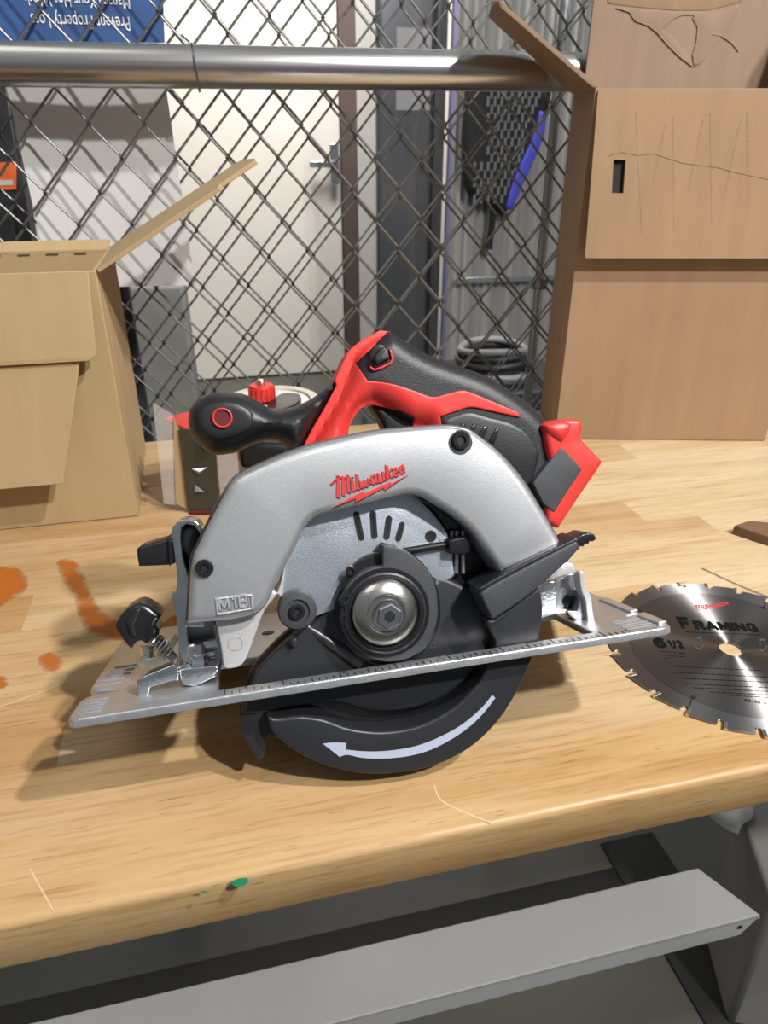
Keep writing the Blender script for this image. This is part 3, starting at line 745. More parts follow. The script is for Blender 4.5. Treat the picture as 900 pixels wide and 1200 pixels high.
# handle assembly, centred behind the guard
WH = -.046
HANDLE = [(450, 390), (455, 390), (466, 397), (482, 408), (500, 417.5), (520, 425), (540, 431.5), (562, 440), (584, 452), (600, 463), (616, 475), (628, 486), (638, 497), (650, 505), (660, 520), (686, 548), (650, 603), (630, 640), (590, 600), (560, 560), (520, 540), (480, 540), (490, 502), (470, 498), (448, 482), (432, 474), (418, 482), (409, 498), (402, 530), (380, 560), (348, 560), (353, 533), (378, 491), (398, 455), (412, 417), (429, 402)]
part('handle_body', 'rubber', HANDLE, WH-.019, WH+.019, .013, drop=.0165, grid=.0025, both=True, wl=WH, corner=42)
KNOB = [(221, 495), (222, 483), (227, 475), (240, 465), (252, 461), (264, 459.6), (276, 460.5), (287, 462.5), (301, 469.5), (315, 478), (327, 479.5), (339, 478), (351, 474), (362, 469), (371, 463), (380, 455.5), (390, 446.5), (391, 454), (378, 480), (365, 503), (352, 528), (343, 545), (334, 545), (335, 527), (327, 518), (316, 516), (305, 518), (295, 521.6), (284, 527), (275, 530.5), (264, 532.5), (254, 533), (245, 530), (238, 525), (230, 518), (224, 509)]
kn = part('front_handle', 'black', KNOB, WH-.0215, WH+.0215, .0125, drop=.020, grid=.003, both=True, wl=WH, corner=60)
fc = part('knob_face', 'black', [(232, 484), (244, 474), (262, 470), (280, 473), (294, 482), (298, 492), (290, 504), (272, 512), (252, 515), (238, 508), (231, 497)], WH+.012, WH+.0221, .004, parent=kn, drop=.0014, wl=WH+.022)
kr = lat('socket_ring', 'red', 260.5, 489.8, WH+.022, [(.0052, 0), (.0052, .0012), (.0047, .0015), (.0042, .0011), (.0042, 0), (.0052, 0)], kn, 36)
lat('socket_hole', 'red_dark', 260.5, 489.8, WH+.022, [(.0042, 0), (.0042, .0004)], kn, 36)
RED1 = [(446, 386.5), (456, 388.5), (446, 397), (436, 407), (426, 417), (416, 427), (422, 438), (428, 448), (444, 449.5), (460, 452.5), (482, 459.5), (502, 466.5), (520, 463), (540, 459.5), (570, 471), (602, 484.5), (603, 490), (575, 484), (548, 478.5), (530, 483), (512, 489), (515, 510), (484, 512), (484, 490), (470, 483), (456, 478.5), (440, 475), (430, 474.5), (420, 482), (411, 497), (405, 515), (398, 545), (345, 545), (353, 528), (366, 502), (379, 480), (394, 452), (392, 444.5), (400, 428), (408, 412), (425, 398)]
hl = [np.array(p)*1000 for p in smooth_loop(Ls(HANDLE, WH), 4, 42)]
def on_body(ov):
    d = np.where(_inside(ov, hl), _dist(ov, [hl]), 0)/13.; d = np.clip(d, .13, 1)
    return WH+.0203-.0165*(1-np.sqrt(np.maximum(0, 1-(1-d)**2)))
part('handle_shell', 'red', RED1, WH-.0199, WH+.0199, .0008, drop=.0006, grid=.0017, both=True, wl=WH+.012, corner=38, hfun=on_body)
part('trigger', 'black', [(434, 475), (446, 477), (462, 482), (484, 492), (484, 508), (470, 512), (452, 508), (446, 494)], WH-.009, WH+.009, .003, both=True, wl=WH+.006)
SIDE = [(514, 490), (530, 484), (548, 480), (572, 486), (600, 494), (620, 508), (634, 530), (624, 566), (610, 580), (560, 540), (520, 512)]
gp = part('grip_panel', 'black', SIDE, WH-.02, WH+.0196, .004, wl=WH+.016)
for (x, y) in ((537, 496), (550, 497), (563, 499), (577, 502)):
    part('grip_ridge', 'black_smooth', [(x+4, y), (x+9, y+1), (x+2, y+19), (x-4, y+14)], WH+.015, WH+.0203, .0005, parent=gp, sm=False)
lb = part('lock_button', 'black_smooth', circ(443.5, 418.5, 11.5, 20, 15), WH+.012, WH+.0200, .001, wl=WH+.018)
part('button_rim', 'red', [(433, 428), (431.5, 424), (434, 430), (438, 433), (446, 430), (456, 425), (458, 421), (455, 410), (457, 410), (460, 421), (458, 427), (447, 432.5), (438, 435.5), (433, 433)], WH+.018, WH+.0206, .0003, parent=lb, sm=False, wl=WH+.018)
part('button_slide', 'black', [(436, 421), (443, 410), (450, 406), (453, 409), (456, 421), (440, 428)], WH+.018, WH+.0225, .0015, parent=lb, sm=False, wl=WH+.02)
part('button_facet', M['panel_grey'], [(443, 421), (450, 408), (453, 410), (455.5, 420), (446, 424)], WH+.018, WH+.0229, .001, parent=lb, sm=False, wl=WH+.02)
# battery foot
FOOT = [(638, 497), (646, 493.5), (656, 491.5), (668, 490.8), (676, 491), (680, 493), (682, 498), (681.5, 506), (680, 514), (693, 528), (706, 541), (699, 552), (692, 562), (673, 590), (654, 619), (640, 612), (640, 590), (650, 560), (640, 520)]
part('battery_foot', 'red', FOOT, WH-.024, WH+.024, .003, drop=.003, both=True, wl=WH+.022, corner=30)
part('foot_socket', 'red', [(638, 498), (646, 494), (660, 492), (672, 496), (668, 508), (659, 521), (648, 515), (640, 506)], WH-.015, WH+.0262, .005, wl=WH+.024, corner=60)
part('foot_panel', 'panel_grey', [(657.5, 524), (670, 537), (682, 550), (666, 574), (649, 601), (636, 590), (624, 566), (640, 545)], WH-.024, WH+.0245, .0008, wl=WH+.024, sm=False)

# left bevel bracket
STRIP = [(201, 623), (205, 615), (211, 609.5), (222, 608.5), (231, 611), (237, 620), (236, 628), (232, 622), (228, 616), (219, 614), (213, 619), (212, 632), (214, 650), (219, 668), (226, 690), (240, 692), (240, 735), (219, 735), (221, 760), (222, 795), (213, 800), (209, 780), (208, 735), (200.5, 697), (207, 688), (206, 662)]
bb = part('bevel_bracket', 'chrome', STRIP, -.040, -.022, .0007, corner=40)
part('bracket_back', 'steel_dark', [(212, 640), (224, 655), (236, 680), (260, 690), (262, 760), (257, 800), (214, 800), (214, 700)], -.046, -.038, .0008, wl=-.038, sm=False)
part('bracket_pad', 'black', [(213, 622), (216, 615), (223, 612), (231, 613), (238, 622), (237, 640), (233, 660), (226, 674), (218, 660), (214, 642)], -.044, -.026, .004, parent=bb)
TK = [(160, 646), (162, 642), (168, 639), (197, 631), (203, 632), (206, 640), (206, 656), (200, 662), (166, 664), (162, 662)]
part('depth_knob', 'black_smooth', TK, -.046, -.026, .002, both=True, corner=60)
part('knob_collar', 'black_smooth', [(196, 630), (207, 637), (207, 657), (198, 664)], -.050, -.024, .001, sm=False)
WK = [(134, 737), (137, 728), (146, 716), (160, 708), (170, 709), (180, 715), (189, 722), (185, 728), (182, 734), (187, 740), (180, 748), (171, 756), (165, 752), (159, 754), (153, 762), (144, 752)]
wk = part('bevel_knob', 'black_smooth', WK, -.052, -.030, .003, both=True, corner=50)
part('knob_ridge', 'black', [(146, 728), (160, 713), (166, 714), (158, 732), (160, 748), (152, 745)], -.034, -.0285, .0015, parent=wk, sm=False)
sp = MB(); n_ = 40
a, c = np.array((*L(178, 748, -.036), -.038)), np.array((*L(198, 767, -.036), -.038)); ax = (c-a)/np.linalg.norm(c-a)
e1 = np.cross(ax, [0, 0, 1]); e1 /= np.linalg.norm(e1); e2 = np.cross(ax, e1)
sp.tube([a+(c-a)*k/n_+.0042*(e1*math.cos(k*.95)+e2*math.sin(k*.95)) for k in range(n_+1)], .0007, 6); sp.build('spring', 'steel', saw)
MB().tube([a-ax*.004, c+ax*.004], .0024, 12).build('spring_bolt', 'steel_dark', saw)
LP = [(158, 777), (162, 773), (183, 770), (192, 762), (207, 742), (212, 745), (198, 768), (188, 778), (164, 781)]
lp = part('bevel_clamp_plate', 'yellow_zinc', LP, -.048, -.036, .0008)
b0 = np.array((*L(171, 768, -.038), -.042)); MB().lathe([(.0035, -.006), (.0035, .004), (.0028, .005), (0, .005)], b0, 6, (1, 0, 0), (0, 0, -1), (0, 1, 0)).build('plate_nut', 'steel', lp)
FT = [(160, 798), (168, 793), (200, 780), (205, 779), (209, 788), (209, 800), (203, 798), (176, 806), (174.5, 815), (161.5, 817)]
part('pointer_foot', 'chrome', FT, -.016, -.008, .0008, corner=40)
part('bracket_base', 'chrome', [(209, 785), (222, 783), (256, 780), (256, 792), (228, 805), (214, 803)], -.018, -.010, .0008, sm=False)
for (px, py, h_, r_) in ((231.5, 797, .011, .0052), (235.5, 783, .012, .0036)):
    b0 = np.array((*L(px, py, -.016), -.020))
    MB().lathe([(r_*1.15, -.004), (r_*1.15, 0), (r_, .0005), (r_, h_*.5), (r_*.7, h_*.55), (r_*.7, h_), (0, h_+.0004)], b0, 6 if r_ > .003 else 12, (1, 0, 0), (0, 0, -1), (0, 1, 0)).build('bracket_bolt', 'chrome', saw, 25)
rd = MB()
for (x0, y0, x1, y1, r_) in ((214, 762, 254, 755, .003), (216, 774, 252, 768, .0028), (222, 772, 222, 780, .005)):
    rd.tube([(*L(x0, y0, -.024), -.026), (*L(x1, y1, -.024), -.026)], r_, 12)
rd.build('pivot_rod', 'chrome', saw)
lat('pivot_washer', 'steel', 221, 774, -.026, [(.006, 0), (.006, .003), (.003, .0035)], saw, 24)
part('guard_skirt', 'steel_dark', [(250, 732), (254, 732), (266, 783), (261, 783)], -.022, -.010, .0004, sm=False)

# right pivot bracket
part('guard_tail', 'cast', [(628, 694), (650, 668), (660, 659), (672, 660), (676, 671), (660, 675), (640, 679)], -.028, -.012, .001, sm=False)
pb = part('pivot_arm', 'chrome', [(628, 683), (652, 681), (653, 716), (640, 722), (628, 723)], -.040, -.034, .0006, sm=False)
part('pivot_plate', 'steel_dark', [(651, 681), (666, 673), (679, 671), (682, 690), (676, 716), (668, 719), (651, 715)], -.042, -.036, .0006, sm=False)
ZST = [(679, 671), (681.5, 669.5), (685.5, 671), (685, 682), (688, 690), (693, 700), (694.5, 712), (696.5, 726), (700, 731), (705, 734), (713, 735.5), (710, 740), (697, 741), (691, 735), (688, 722), (686, 704), (682, 694), (680, 684)]
part('hinge_strip', 'aluminium_edge', ZST, -.030, -.022, .0006, corner=50)
part('hinge_sheet', 'steel_dark', [(664, 716), (676, 716), (682, 694), (690, 722), (692, 738), (680, 730), (668, 722)], -.036, -.026, .0005, sm=False)
part('arm_lip', 'aluminium_edge', [(628, 721), (650, 716), (664, 714.5), (674, 719), (676, 716), (679, 716), (675, 723), (664, 718.5), (650, 720), (628, 726)], -.036, -.028, .0004, sm=False)
lat('pivot_screw', 'black_smooth', 669, 706, -.036, [(.0042, 0), (.0042, .0015), (.002, .0022)], pb, 20)

# ================================================================== SAW BLADE ON THE BENCH
BZ_ = .0022
bc = onz(857, 760, BZ_)
bl = thing('saw_blade', 'round steel framing saw blade lying flat on the bench right of the saw', 'saw blade', tuple(bc-np.array([0, 0, BZ_])))
R = .0825; nt_ = 24; ol = []
for k in range(nt_):
    a0 = 2*math.pi*k/nt_+.12
    def P(r, da): return (r*math.cos(a0+da), r*math.sin(a0+da))
    st = 2*math.pi/nt_
    ol += [P(R, 0), P(R-.0004, .05), P(R-.0012, .12), P(R-.0018, .185), P(R-.0026, .192), P(R-.0040, .186), P(R-.0056, .190), P(R-.0066, .204), P(R-.0068, .216), P(R-.0062, .232), P(R-.0048, .243), P(R-.0028, .249), P(R-.0010, .252)]
hole = [(.0079*math.cos(t), .0079*math.sin(t)) for t in np.linspace(0, 2*math.pi, 40, endpoint=False)]
bod = slab(ol, .0004, BZ_-.0002, 0, holes=[hole]).build('blade_body', 'blade_ring', bl, 30)
slab([(.068*math.cos(t), .068*math.sin(t)) for t in np.linspace(0, 2*math.pi, 96, endpoint=False)], BZ_-.0006, BZ_, 0, holes=[hole]).build('printed_face', 'blade_face', bl, 30)
for k in range(nt_):
    a0 = 2*math.pi*k/nt_+.12; c_, s_ = math.cos(a0-.012), math.sin(a0-.012)
    tt = MB(); tt.box(((R-.0022)*c_, (R-.0022)*s_, .0013), (.0058, .0020, .0022), (c_, s_, 0), (-s_, c_, 0)); tt.build('carbide_tooth', 'steel', bl, 0)
for k in (1, 7, 13, 19):
    a0 = 2*math.pi*(k+.5)/nt_+.2
    g = MB()
    g.lathe([(.0018, 0), (.0018, .0002)], (.066*math.cos(a0), .066*math.sin(a0), BZ_-.0001), 14)
    for i in range(5):
        r0 = .0665+i*.0017; a1 = a0+.004*i; g.box(((r0+.0009)*math.cos(a1), (r0+.0009)*math.sin(a1), BZ_-.00005), (.0022, .0007, .0003), (math.cos(a1), math.sin(a1), 0), (-math.sin(a1), math.cos(a1), 0))
    g.build('expansion_slot', 'ink', bl, 0)
def bpt(x, y): return (onz(x, y, BZ_)-bc)+np.array([0, 0, BZ_])
def blade_text(body, pa, pb_, ph, m='print_black', bold=.0, z=.0001):
    a, b_ = bpt(*pa), bpt(*pb_); X = (b_-a)/np.linalg.norm(b_-a); Y = np.array([-X[1], X[0], 0]); hh = abs((bpt(*ph)-a)@Y)
    fn = block_text if all(c in BLK for c in body) else text_mesh
    return fn(body, a+np.array([0, 0, z-.0001]), X, Y, np.linalg.norm(b_-a), hh, .0002).build('lettering', m, bl, 0)
blade_text('F', (799.5, 737), (813, 737.6), (799, 723), bold=.03)
blade_text('RAMING', (816, 738), (891, 741.3), (816, 727.5), bold=.016)
ln = MB(); a, b_ = bpt(803, 740.5), bpt(891, 744); X = (b_-a)/np.linalg.norm(b_-a); ln.box((a+b_)/2, (np.linalg.norm(b_-a), .0005, .0003), X, (-X[1], X[0], 0)); ln.build('underline', 'print_black', bl, 0)
blade_text('6', (768, 759), (783, 759.5), (768, 747), bold=.04)
blade_text('1/2', (786, 760), (803, 760.3), (786, 750), bold=.02)
blade_text('48-40-4120', (872, 822), (912, 828), (872, 818.5), bold=.02)
fp = MB()
for (x0, y0, x1, y1) in ((773, 763, 803, 766), (779, 768, 804, 770), (790, 781, 893, 786), (783, 787.5, 905, 794), (800, 795, 910, 800), (801, 801, 902, 806), (812, 806, 912, 811), (832, 811, 914, 815), (855, 815, 910, 818)):
    a, b_ = bpt(x0, y0), bpt(x1, y1); t = 0; n_ = np.linalg.norm(b_-a); X = (b_-a)/n_
    while t < n_:
        w_ = random.uniform(.002, .006); w_ = min(w_, n_-t)
        if w_ > .0004: fp.box(a+X*(t+w_/2), (w_, .00055, .0003), X, (-X[1], X[0], 0))
        t += w_+.0008
stuff(fp.build('fine_print', 'print_black', bl, 0))
q = bpt(784, 774); MB().lathe([(.0028, -.0001), (.0028, .00015), (.0023, .00015), (.0023, -.0001)], q, 24).build('print_ring', 'ink', bl, 0)
a0, ex, ey = bpt(812, 716), bpt(856, 714.5)-bpt(812, 716), bpt(812, 706)-bpt(812, 716)
cvb = lambda x, y: tuple((a0+ex*(x-120)/630+ey*((447-y)/345*.9))[:2])
wordmark(cvb, BZ_-.0001, BZ_+.0002).build('wordmark', 'logo_red', bl, 0)
# small arrow outlines printed on the blade
for (x, y) in ((819, 752), (893, 754)):
    P = [bpt(x+dx, y+dy)[:2] for dx, dy in ((-3, -5), (3, -5), (4, 2), (7, 3), (1, 10), (-5, 7), (-1, 3))]
    hol = [tuple(np.mean(P, 0)+(np.array(p)-np.mean(P, 0))*.78) for p in P]
    slab(P, BZ_-.0001, BZ_+.0001, 0, holes=[hol]).build('print_arrow', 'grey_ink', bl, 0)

# ================================================================== CARTONS
def sheet(mb, q, t=.0035):
    """four corners -> board of thickness t (along the normal, away from the ordering's face)"""
    q = [np.array(p, float) for p in q]; n = np.cross(q[1]-q[0], q[3]-q[0]); n = n/np.linalg.norm(n)*t
    mb.hexa([p-n for p in q]+q); return mb
def board(name, m, parent, q, t=.0035, bevel=.0006):
    o = np.array(parent.location); return sheet(MB(), [np.array(p)-o for p in q], t).build(name, m, parent, bevel=bevel)
# left carton
Yf, Yb, Xr, Xl, Hc = .6265, .800, -.0885, -.43, .2195
cl = thing('cardboard_carton', 'smaller tan open cardboard carton at the left, its front flap folded down', 'carton', ((Xr+Xl)/2, (Yf+Yb)/2, 0))
z0 = .0006
board('front_panel', 'card_left', cl, [(Xl, Yf, z0), (Xr, Yf, z0), (Xr, Yf, Hc), (Xl, Yf, Hc)])
board('side_panel', 'card_left', cl, [(Xr, Yf+.0007, z0), (Xr-.004, Yb, z0), (Xr-.004, Yb, Hc), (Xr, Yf+.0007, Hc)])
board('side_panel', 'card_left', cl, [(Xl, Yb, z0), (Xl, Yf+.0007, z0), (Xl, Yf+.0007, Hc), (Xl, Yb, Hc)])
board('back_panel', 'card_left', cl, [(Xr-.008, Yb, z0), (Xl+.004, Yb, z0), (Xl+.004, Yb, Hc-.002), (Xr-.008, Yb, Hc-.002)])
board('bottom_panel', 'card_left', cl, [(Xl+.004, Yf+.004, z0+.004), (Xr-.004, Yf+.004, z0+.004), (Xr-.008, Yb-.004, z0+.004), (Xl+.004, Yb-.004, z0+.004)])
# right flap
hf, hbk = np.array([Xr, Yf+.004, Hc+.001]), np.array([Xr-.004, Yb-.004, Hc+.001])
of_ = ony(257, 219, Yf+.004); ob_ = ony(298, 178, Yb-.004); om = ony(258, 209, Yf+.045); oo = ony(304, 178, Yf+.06)
fv = [hf, of_, ony(258, 209, .662), ony(303, 180, .675), ob_, hbk]
fn_ = np.cross(of_-hf, hbk-hf); fn_ = fn_/np.linalg.norm(fn_)*.0035
def lay(px, py):   # put a pixel on the flap's plane
    d = ray(px, py); n = fn_/np.linalg.norm(fn_); return CP+d*(((hf-CP)@n)/(d@n))
Xf = (of_-hf)/np.linalg.norm(of_-hf); Yv = (hbk-hf)/np.linalg.norm(hbk-hf)
def flap_pt(a, b_): return hf+Xf*a+Yv*b_
Lf = np.linalg.norm(of_-hf); Lb = np.linalg.norm(hbk-hf)
poly = [(0, 0), (Lf, .002), (Lf+.002, .028), (Lf+.038, .032), (Lf+.040, .06), (Lf+.036, Lb-.02), (Lf+.03, Lb), (0, Lb)]
fo = np.array(cl.location)
nz = np.cross(Xf, Yv); Yo = np.cross(nz, Xf)
mb = slab([(p[0], p[1]) for p in poly], -.0035, 0, 0, axes=(hf-fo, Xf, Yv, nz)); mb.build('side_flap', 'card_left', cl, bevel=.0006)
# front flap, two folds
r1 = [ony(104, 322, Yf-.004), ony(113, 417, .611)]
board('front_flap', 'card_left', cl, [(Xl, .611, r1[1][2]), (r1[1][0], .611, r1[1][2]), (r1[0][0], Yf-.004, Hc+.001), (Xl, Yf-.004, Hc+.001)], .0035)
e0, e1_ = ony(93, 424, .6135), ony(75, 567, .601)
board('flap_tab', 'card_left', cl, [(Xl, .601, e1_[2]), (e1_[0], .601, e1_[2]), (e0[0], .6135, e0[2]), (Xl, .6135, e0[2])], .0035)
board('flap_fold', 'card_left', cl, [(Xl, .6108, r1[1][2]-.004), (r1[1][0]-.006, .6108, r1[1][2]-.004), (r1[1][0], .611, r1[1][2]+.0005), (Xl, .611, r1[1][2]+.0005)], .0045)
# back flap turned over outside with a perforated crease
board('back_flap', 'card_left', cl, [(Xl, Yb-.004, Hc-.004), (Xr-.010, Yb-.004, Hc-.004), (Xr-.006, Yb+.004, Hc+.006), (Xl, Yb+.004, Hc+.006)], .003)
pf = MB()
for k in range(9): pf.box((Xr-.035-k*.0262, Yb-.0042, Hc-.0055), (.011, .0012, .0012))
pf.v = [tuple(np.array(p)-fo) for p in pf.v]; pf.build('perforation', 'card_edge', cl, 0)

# right carton
A = np.array([.3766, .7212, 0]); Bv = np.array([.6156, .6590, 0]); ex = (Bv-A)/np.linalg.norm(Bv-A); ey = np.array([-ex[1], ex[0], 0])
Wc, Dc, Hr = .2465, .100, .3575
cr = thing('cardboard_carton', 'tall brown open cardboard carton at the right, front flap with slot hanging down', 'carton', tuple(A+ex*Wc/2+ey*Dc/2))
def q3(a, d, z): return A+ex*a+ey*d+np.array([0, 0, z])
board('front_panel', 'card_right', cr, [q3(0, 0, z0), q3(Wc, 0, z0), q3(Wc, 0, Hr), q3(0, 0, Hr)], .004)
board('side_panel', 'card_right', cr, [q3(0, Dc, z0), q3(0, .0006, z0), q3(0, .0006, Hr), q3(0, Dc, Hr)], .004)
board('side_panel', 'card_right', cr, [q3(Wc, .0006, z0), q3(Wc, Dc, z0), q3(Wc, Dc, Hr), q3(Wc, .0006, Hr)], .004)
board('back_panel', 'card_right', cr, [q3(Wc-.004, Dc, z0), q3(.004, Dc, z0), q3(.004, Dc, Hr), q3(Wc-.004, Dc, Hr)], .004)
board('bottom_panel', 'card_right', cr, [q3(.004, .004, z0+.004), q3(Wc-.004, .004, z0+.004), q3(Wc-.004, Dc-.004, z0+.004), q3(.004, Dc-.004, z0+.004)], .004)
# front flap with hand slot
def onf(px, py, off):   # on a plane parallel to the front, off metres before it
    d = ray(px, py); return CP+d*(((A-ey*off-CP)@ey)/(d@ey))
Zf = np.array([0, 0, 1.])
tl, bl_ = q3(.004, -.002, Hr+.001), onf(685.5, 302, .014)
dn = np.array([0, 0, 1.])*(bl_[2]-tl[2])-ey*.012; Ld = np.linalg.norm(dn); dn /= Ld
def fl2(px, py):
    n = np.cross(ex, dn); d = ray(px, py); P = CP+d*(((tl-CP)@n)/(d@n)); return ((P-tl)@ex, (P-tl)@dn)
oa = [fl2(701, 106), fl2(1010, 104), fl2(1010, 303), fl2(685.5, 302.5)]
sl = [fl2(719, 187), fl2(733.5, 187.5), fl2(730.5, 226.5), fl2(717, 226)]
ffo = slab(oa, 0, .004, .0006, holes=[sl], s=.006, axes=(tl-np.array(cr.location), ex, dn, np.cross(ex, dn))).build('front_flap', 'card_right', cr)
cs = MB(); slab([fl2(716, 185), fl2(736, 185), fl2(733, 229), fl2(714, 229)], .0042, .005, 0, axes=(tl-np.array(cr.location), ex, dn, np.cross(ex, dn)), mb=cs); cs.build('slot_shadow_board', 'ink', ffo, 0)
# crease lines pressed into the flap (zigzag perforations)
nzf = np.cross(ex, dn)
zz = MB()
for path in ([(745, 130), (752, 275)], [(789, 135), (790, 270)], [(832, 133), (834, 262)], [(875, 132), (877, 258)], [(780, 145), (765, 215)], [(824, 140), (806, 225)], [(868, 140), (850, 225)]):
    a, b_ = np.array(path[0], float), np.array(path[1], float); n_ = int(np.linalg.norm(b_-a)/5)
    for k in range(n_):
        p = fl2(*(a+(b_-a)*(k+.2)/n_)); q_ = fl2(*(a+(b_-a)*(k+.65)/n_))
        P3 = [tl+ex*s_[0]+dn*s_[1]+nzf*-.0001-np.array(cr.location) for s_ in (p, q_)]; zz.tube(P3, .0003, 4)
stuff(zz.build('perforation', 'card_in', ffo, 0))
cp = MB(); pts_ = [(712, 183), (728, 178), (748, 182), (766, 180), (800, 191), (840, 196), (866, 203), (905, 211)]
cp.tube([tl+ex*s_[0]+dn*s_[1]+nzf*-.0000-np.array(cr.location) for s_ in (fl2(*p) for p in pts_)], .0004, 6); cp.build('crease', 'card_right', ffo, 60)
# left flap swung out
def onplane(px, py, o, n): d = ray(px, py); return CP+d*(((o-CP)@n)/(d@n))
h0, h1 = q3(.002, .004, Hr+.001), q3(.002, Dc-.004, Hr+.001)
far0 = onf(583, 4, -.02); 
Xq = far0-h0; Xq -= ey*(Xq@ey); LL = np.linalg.norm(Xq); Xq /= LL
Nq = np.cross(Xq, ey)
slab([(0, 0), (LL, .010), (LL+.004, .03), (LL, Dc-.016), (0, Dc-.008)], -.002, .002, .0005, s=.006, axes=(h0-np.array(cr.location), Xq, ey, Nq)).build('side_flap', M['card_in'], cr)
# back flap standing up, inside face to the camera, with torn tape patch
bt = [q3(.010, Dc-.003, Hr), q3(Wc-.022, Dc-.003, Hr), q3(Wc-.022, Dc-.003, Hr+.17), q3(.010, Dc-.003, Hr+.17)]
bfo = board('back_flap', 'card_in', cr, bt, .004)
def onb(px, py, off=0): 
    d = ray(px, py); o = q3(0, Dc-.003-off, 0); return CP+d*(((o-CP)@ey)/(d@ey))
def loc2(P): P = P-q3(0, Dc-.004, 0); return (P@ex, P[2])
tear = [(712, 4), (745, 8), (790, 12), (830, 12), (868, 2), (872, -12), (880, -60), (706, -60)]
tear2 = [(722, 9), (738, 14), (744, 24), (760, 30), (770, 38), (782, 52), (796, 66), (812, 78), (806, 68), (798, 56), (788, 44), (776, 34), (790, 22), (800, 18), (812, 18), (818, 32), (816, 50), (812, 64), (814, 78), (824, 72), (834, 58), (846, 42), (858, 22), (866, 6), (840, 14), (790, 14), (745, 10)]
o_ = q3(0, Dc-.0029, 0)-np.array(cr.location)
slab([loc2(onb(*p)) for p in tear2], 0, .0006, .0003, s=.003, axes=(o_-ey*.0002, ex, (0, 0, 1), -ey)).build('torn_paper', 'card_in', bfo)
slab([loc2(onb(*p)) for p in tear], 0, .0003, .0001, s=.004, axes=(o_-ey*.0002, ex, (0, 0, 1), -ey)).build('tape_strip', 'card_right', bfo)
ed = MB()
for path in ([(722, 9), (738, 14), (744, 24), (760, 30), (770, 38), (782, 52), (796, 66), (812, 78)], [(812, 20), (818, 32), (816, 50), (812, 64), (814, 78)], [(834, 40), (846, 42), (858, 50), (866, 60)]):
    ed.tube([np.array(onb(*p, .0008))-np.array(cr.location) for p in path], .0004, 5)
ed.build('torn_edge', M['light_trim'] if False else M['card_left'], bfo, 60)
# right flap hanging into the opening (dark inside)
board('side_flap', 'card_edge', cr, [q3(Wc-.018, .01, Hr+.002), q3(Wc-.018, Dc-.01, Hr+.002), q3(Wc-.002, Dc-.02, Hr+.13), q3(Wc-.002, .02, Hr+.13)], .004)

# ================================================================== CHAIN LINK FENCE
FW, FH = .0540, .0640; FX0, FZ0 = -.1311, .3617
def fence_wire_mesh(name, zlo, zhi, r, y_amp=.0022):
    """one zigzag wire: swings right by FW/2 from x=0 and back over one pitch FH"""
    path = []; n0 = int(math.floor((zlo-FZ0)/(FH/2))); n1 = int(math.ceil((zhi-FZ0)/(FH/2)))
    for k in range(n0, n1+1):
        right = (k % 2 == 0); z = FZ0+k*FH/2; x = FW/2 if right else 0; s = 1 if right else -1
        ox = .0012*s
        path += [(x-s*.004+ox, y_amp*.9, z-.0042), (x+ox, 0.0, z), (x-s*.004+ox, -y_amp*.9, z+.0042)]
    return MB().tube(path, r, 6).mesh(name)
def fence(label, Y, x0, x1, zlo, zhi, xoff, r=.0014, zoff=0):
    t = thing('chain_link_fence', label, 'fence', (FX0, Y, zlo))
    even = fence_wire_mesh('wire', zlo, zhi, r); odd = None
    for me in (even,): me.materials.append(M['wire']); me.polygons.foreach_set('use_smooth', [True]*len(me.polygons))
    k0 = int(math.floor((x0-FX0-xoff)/(FW/2))); k1 = int(math.ceil((x1-FX0-xoff)/(FW/2)))
    for k in range(k0, k1):
        o = bpy.data.objects.new('wire', even); COL.objects.link(o); o.parent = t
        o.location = (k*FW/2+xoff, 0, zoff-zlo+(0 if k % 2 else FH/2))
    return t
f1 = fence('galvanised chain link fence with a thick horizontal steel rail, just behind the workbench', .866, -.30, .62, -.12, .56, 0)
o1 = np.array(f1.location)
rl = MB().tube([np.array((-.8, .84, .3765))-o1, np.array((-.2, .84, .3765))-o1, np.array((.35, .84, .3805))-o1, np.array((1.3, .84, .387))-o1], .0187, 40)
rl.build('top_rail', 'rail', f1)
ti = MB(); tx = ony(229, 76, .82)[0]
ti.tube([np.array((tx-.003+.006*k/26, .84+.0203*math.cos(k*.2417), .3772+.0203*math.sin(k*.2417)))-o1 for k in range(27)], .0010, 6)
ti.tube([np.array(p)-o1 for p in ((tx+.003, .8603, .377), (tx-.004, .85, .400), (tx-.010, .835, .403))], .001, 6); ti.build('tie_wire', M['steel_dark'], f1)
f2 = fence('second layer of chain link mesh standing just behind the railed chain link fence', .910, -.34, .68, -.12, .58, .013, .0014, -.011)
cn = thing('fence_post', 'thin pale galvanised post behind the mesh, left of the tall carton', 'post')
PY = .955; cb0 = ony(634, 300, PY); cn.location = (cb0[0], PY, FLOOR)
MB().tube([(0, 0, 0), (0, 0, .9-FLOOR)], .0068, 20).build('pole', 'conduit', cn)
zc = ony(634, 331, PY)[2]
cm = MB(); cm.lathe([(.0098, -.008), (.0105, 0), (.0098, .008)], (0, 0, zc-FLOOR), 20); cm.box((.0, -.011, zc-FLOOR), (.012, .012, .014)); cm.build('clamp', 'steel_dark', cn, bevel=.001)

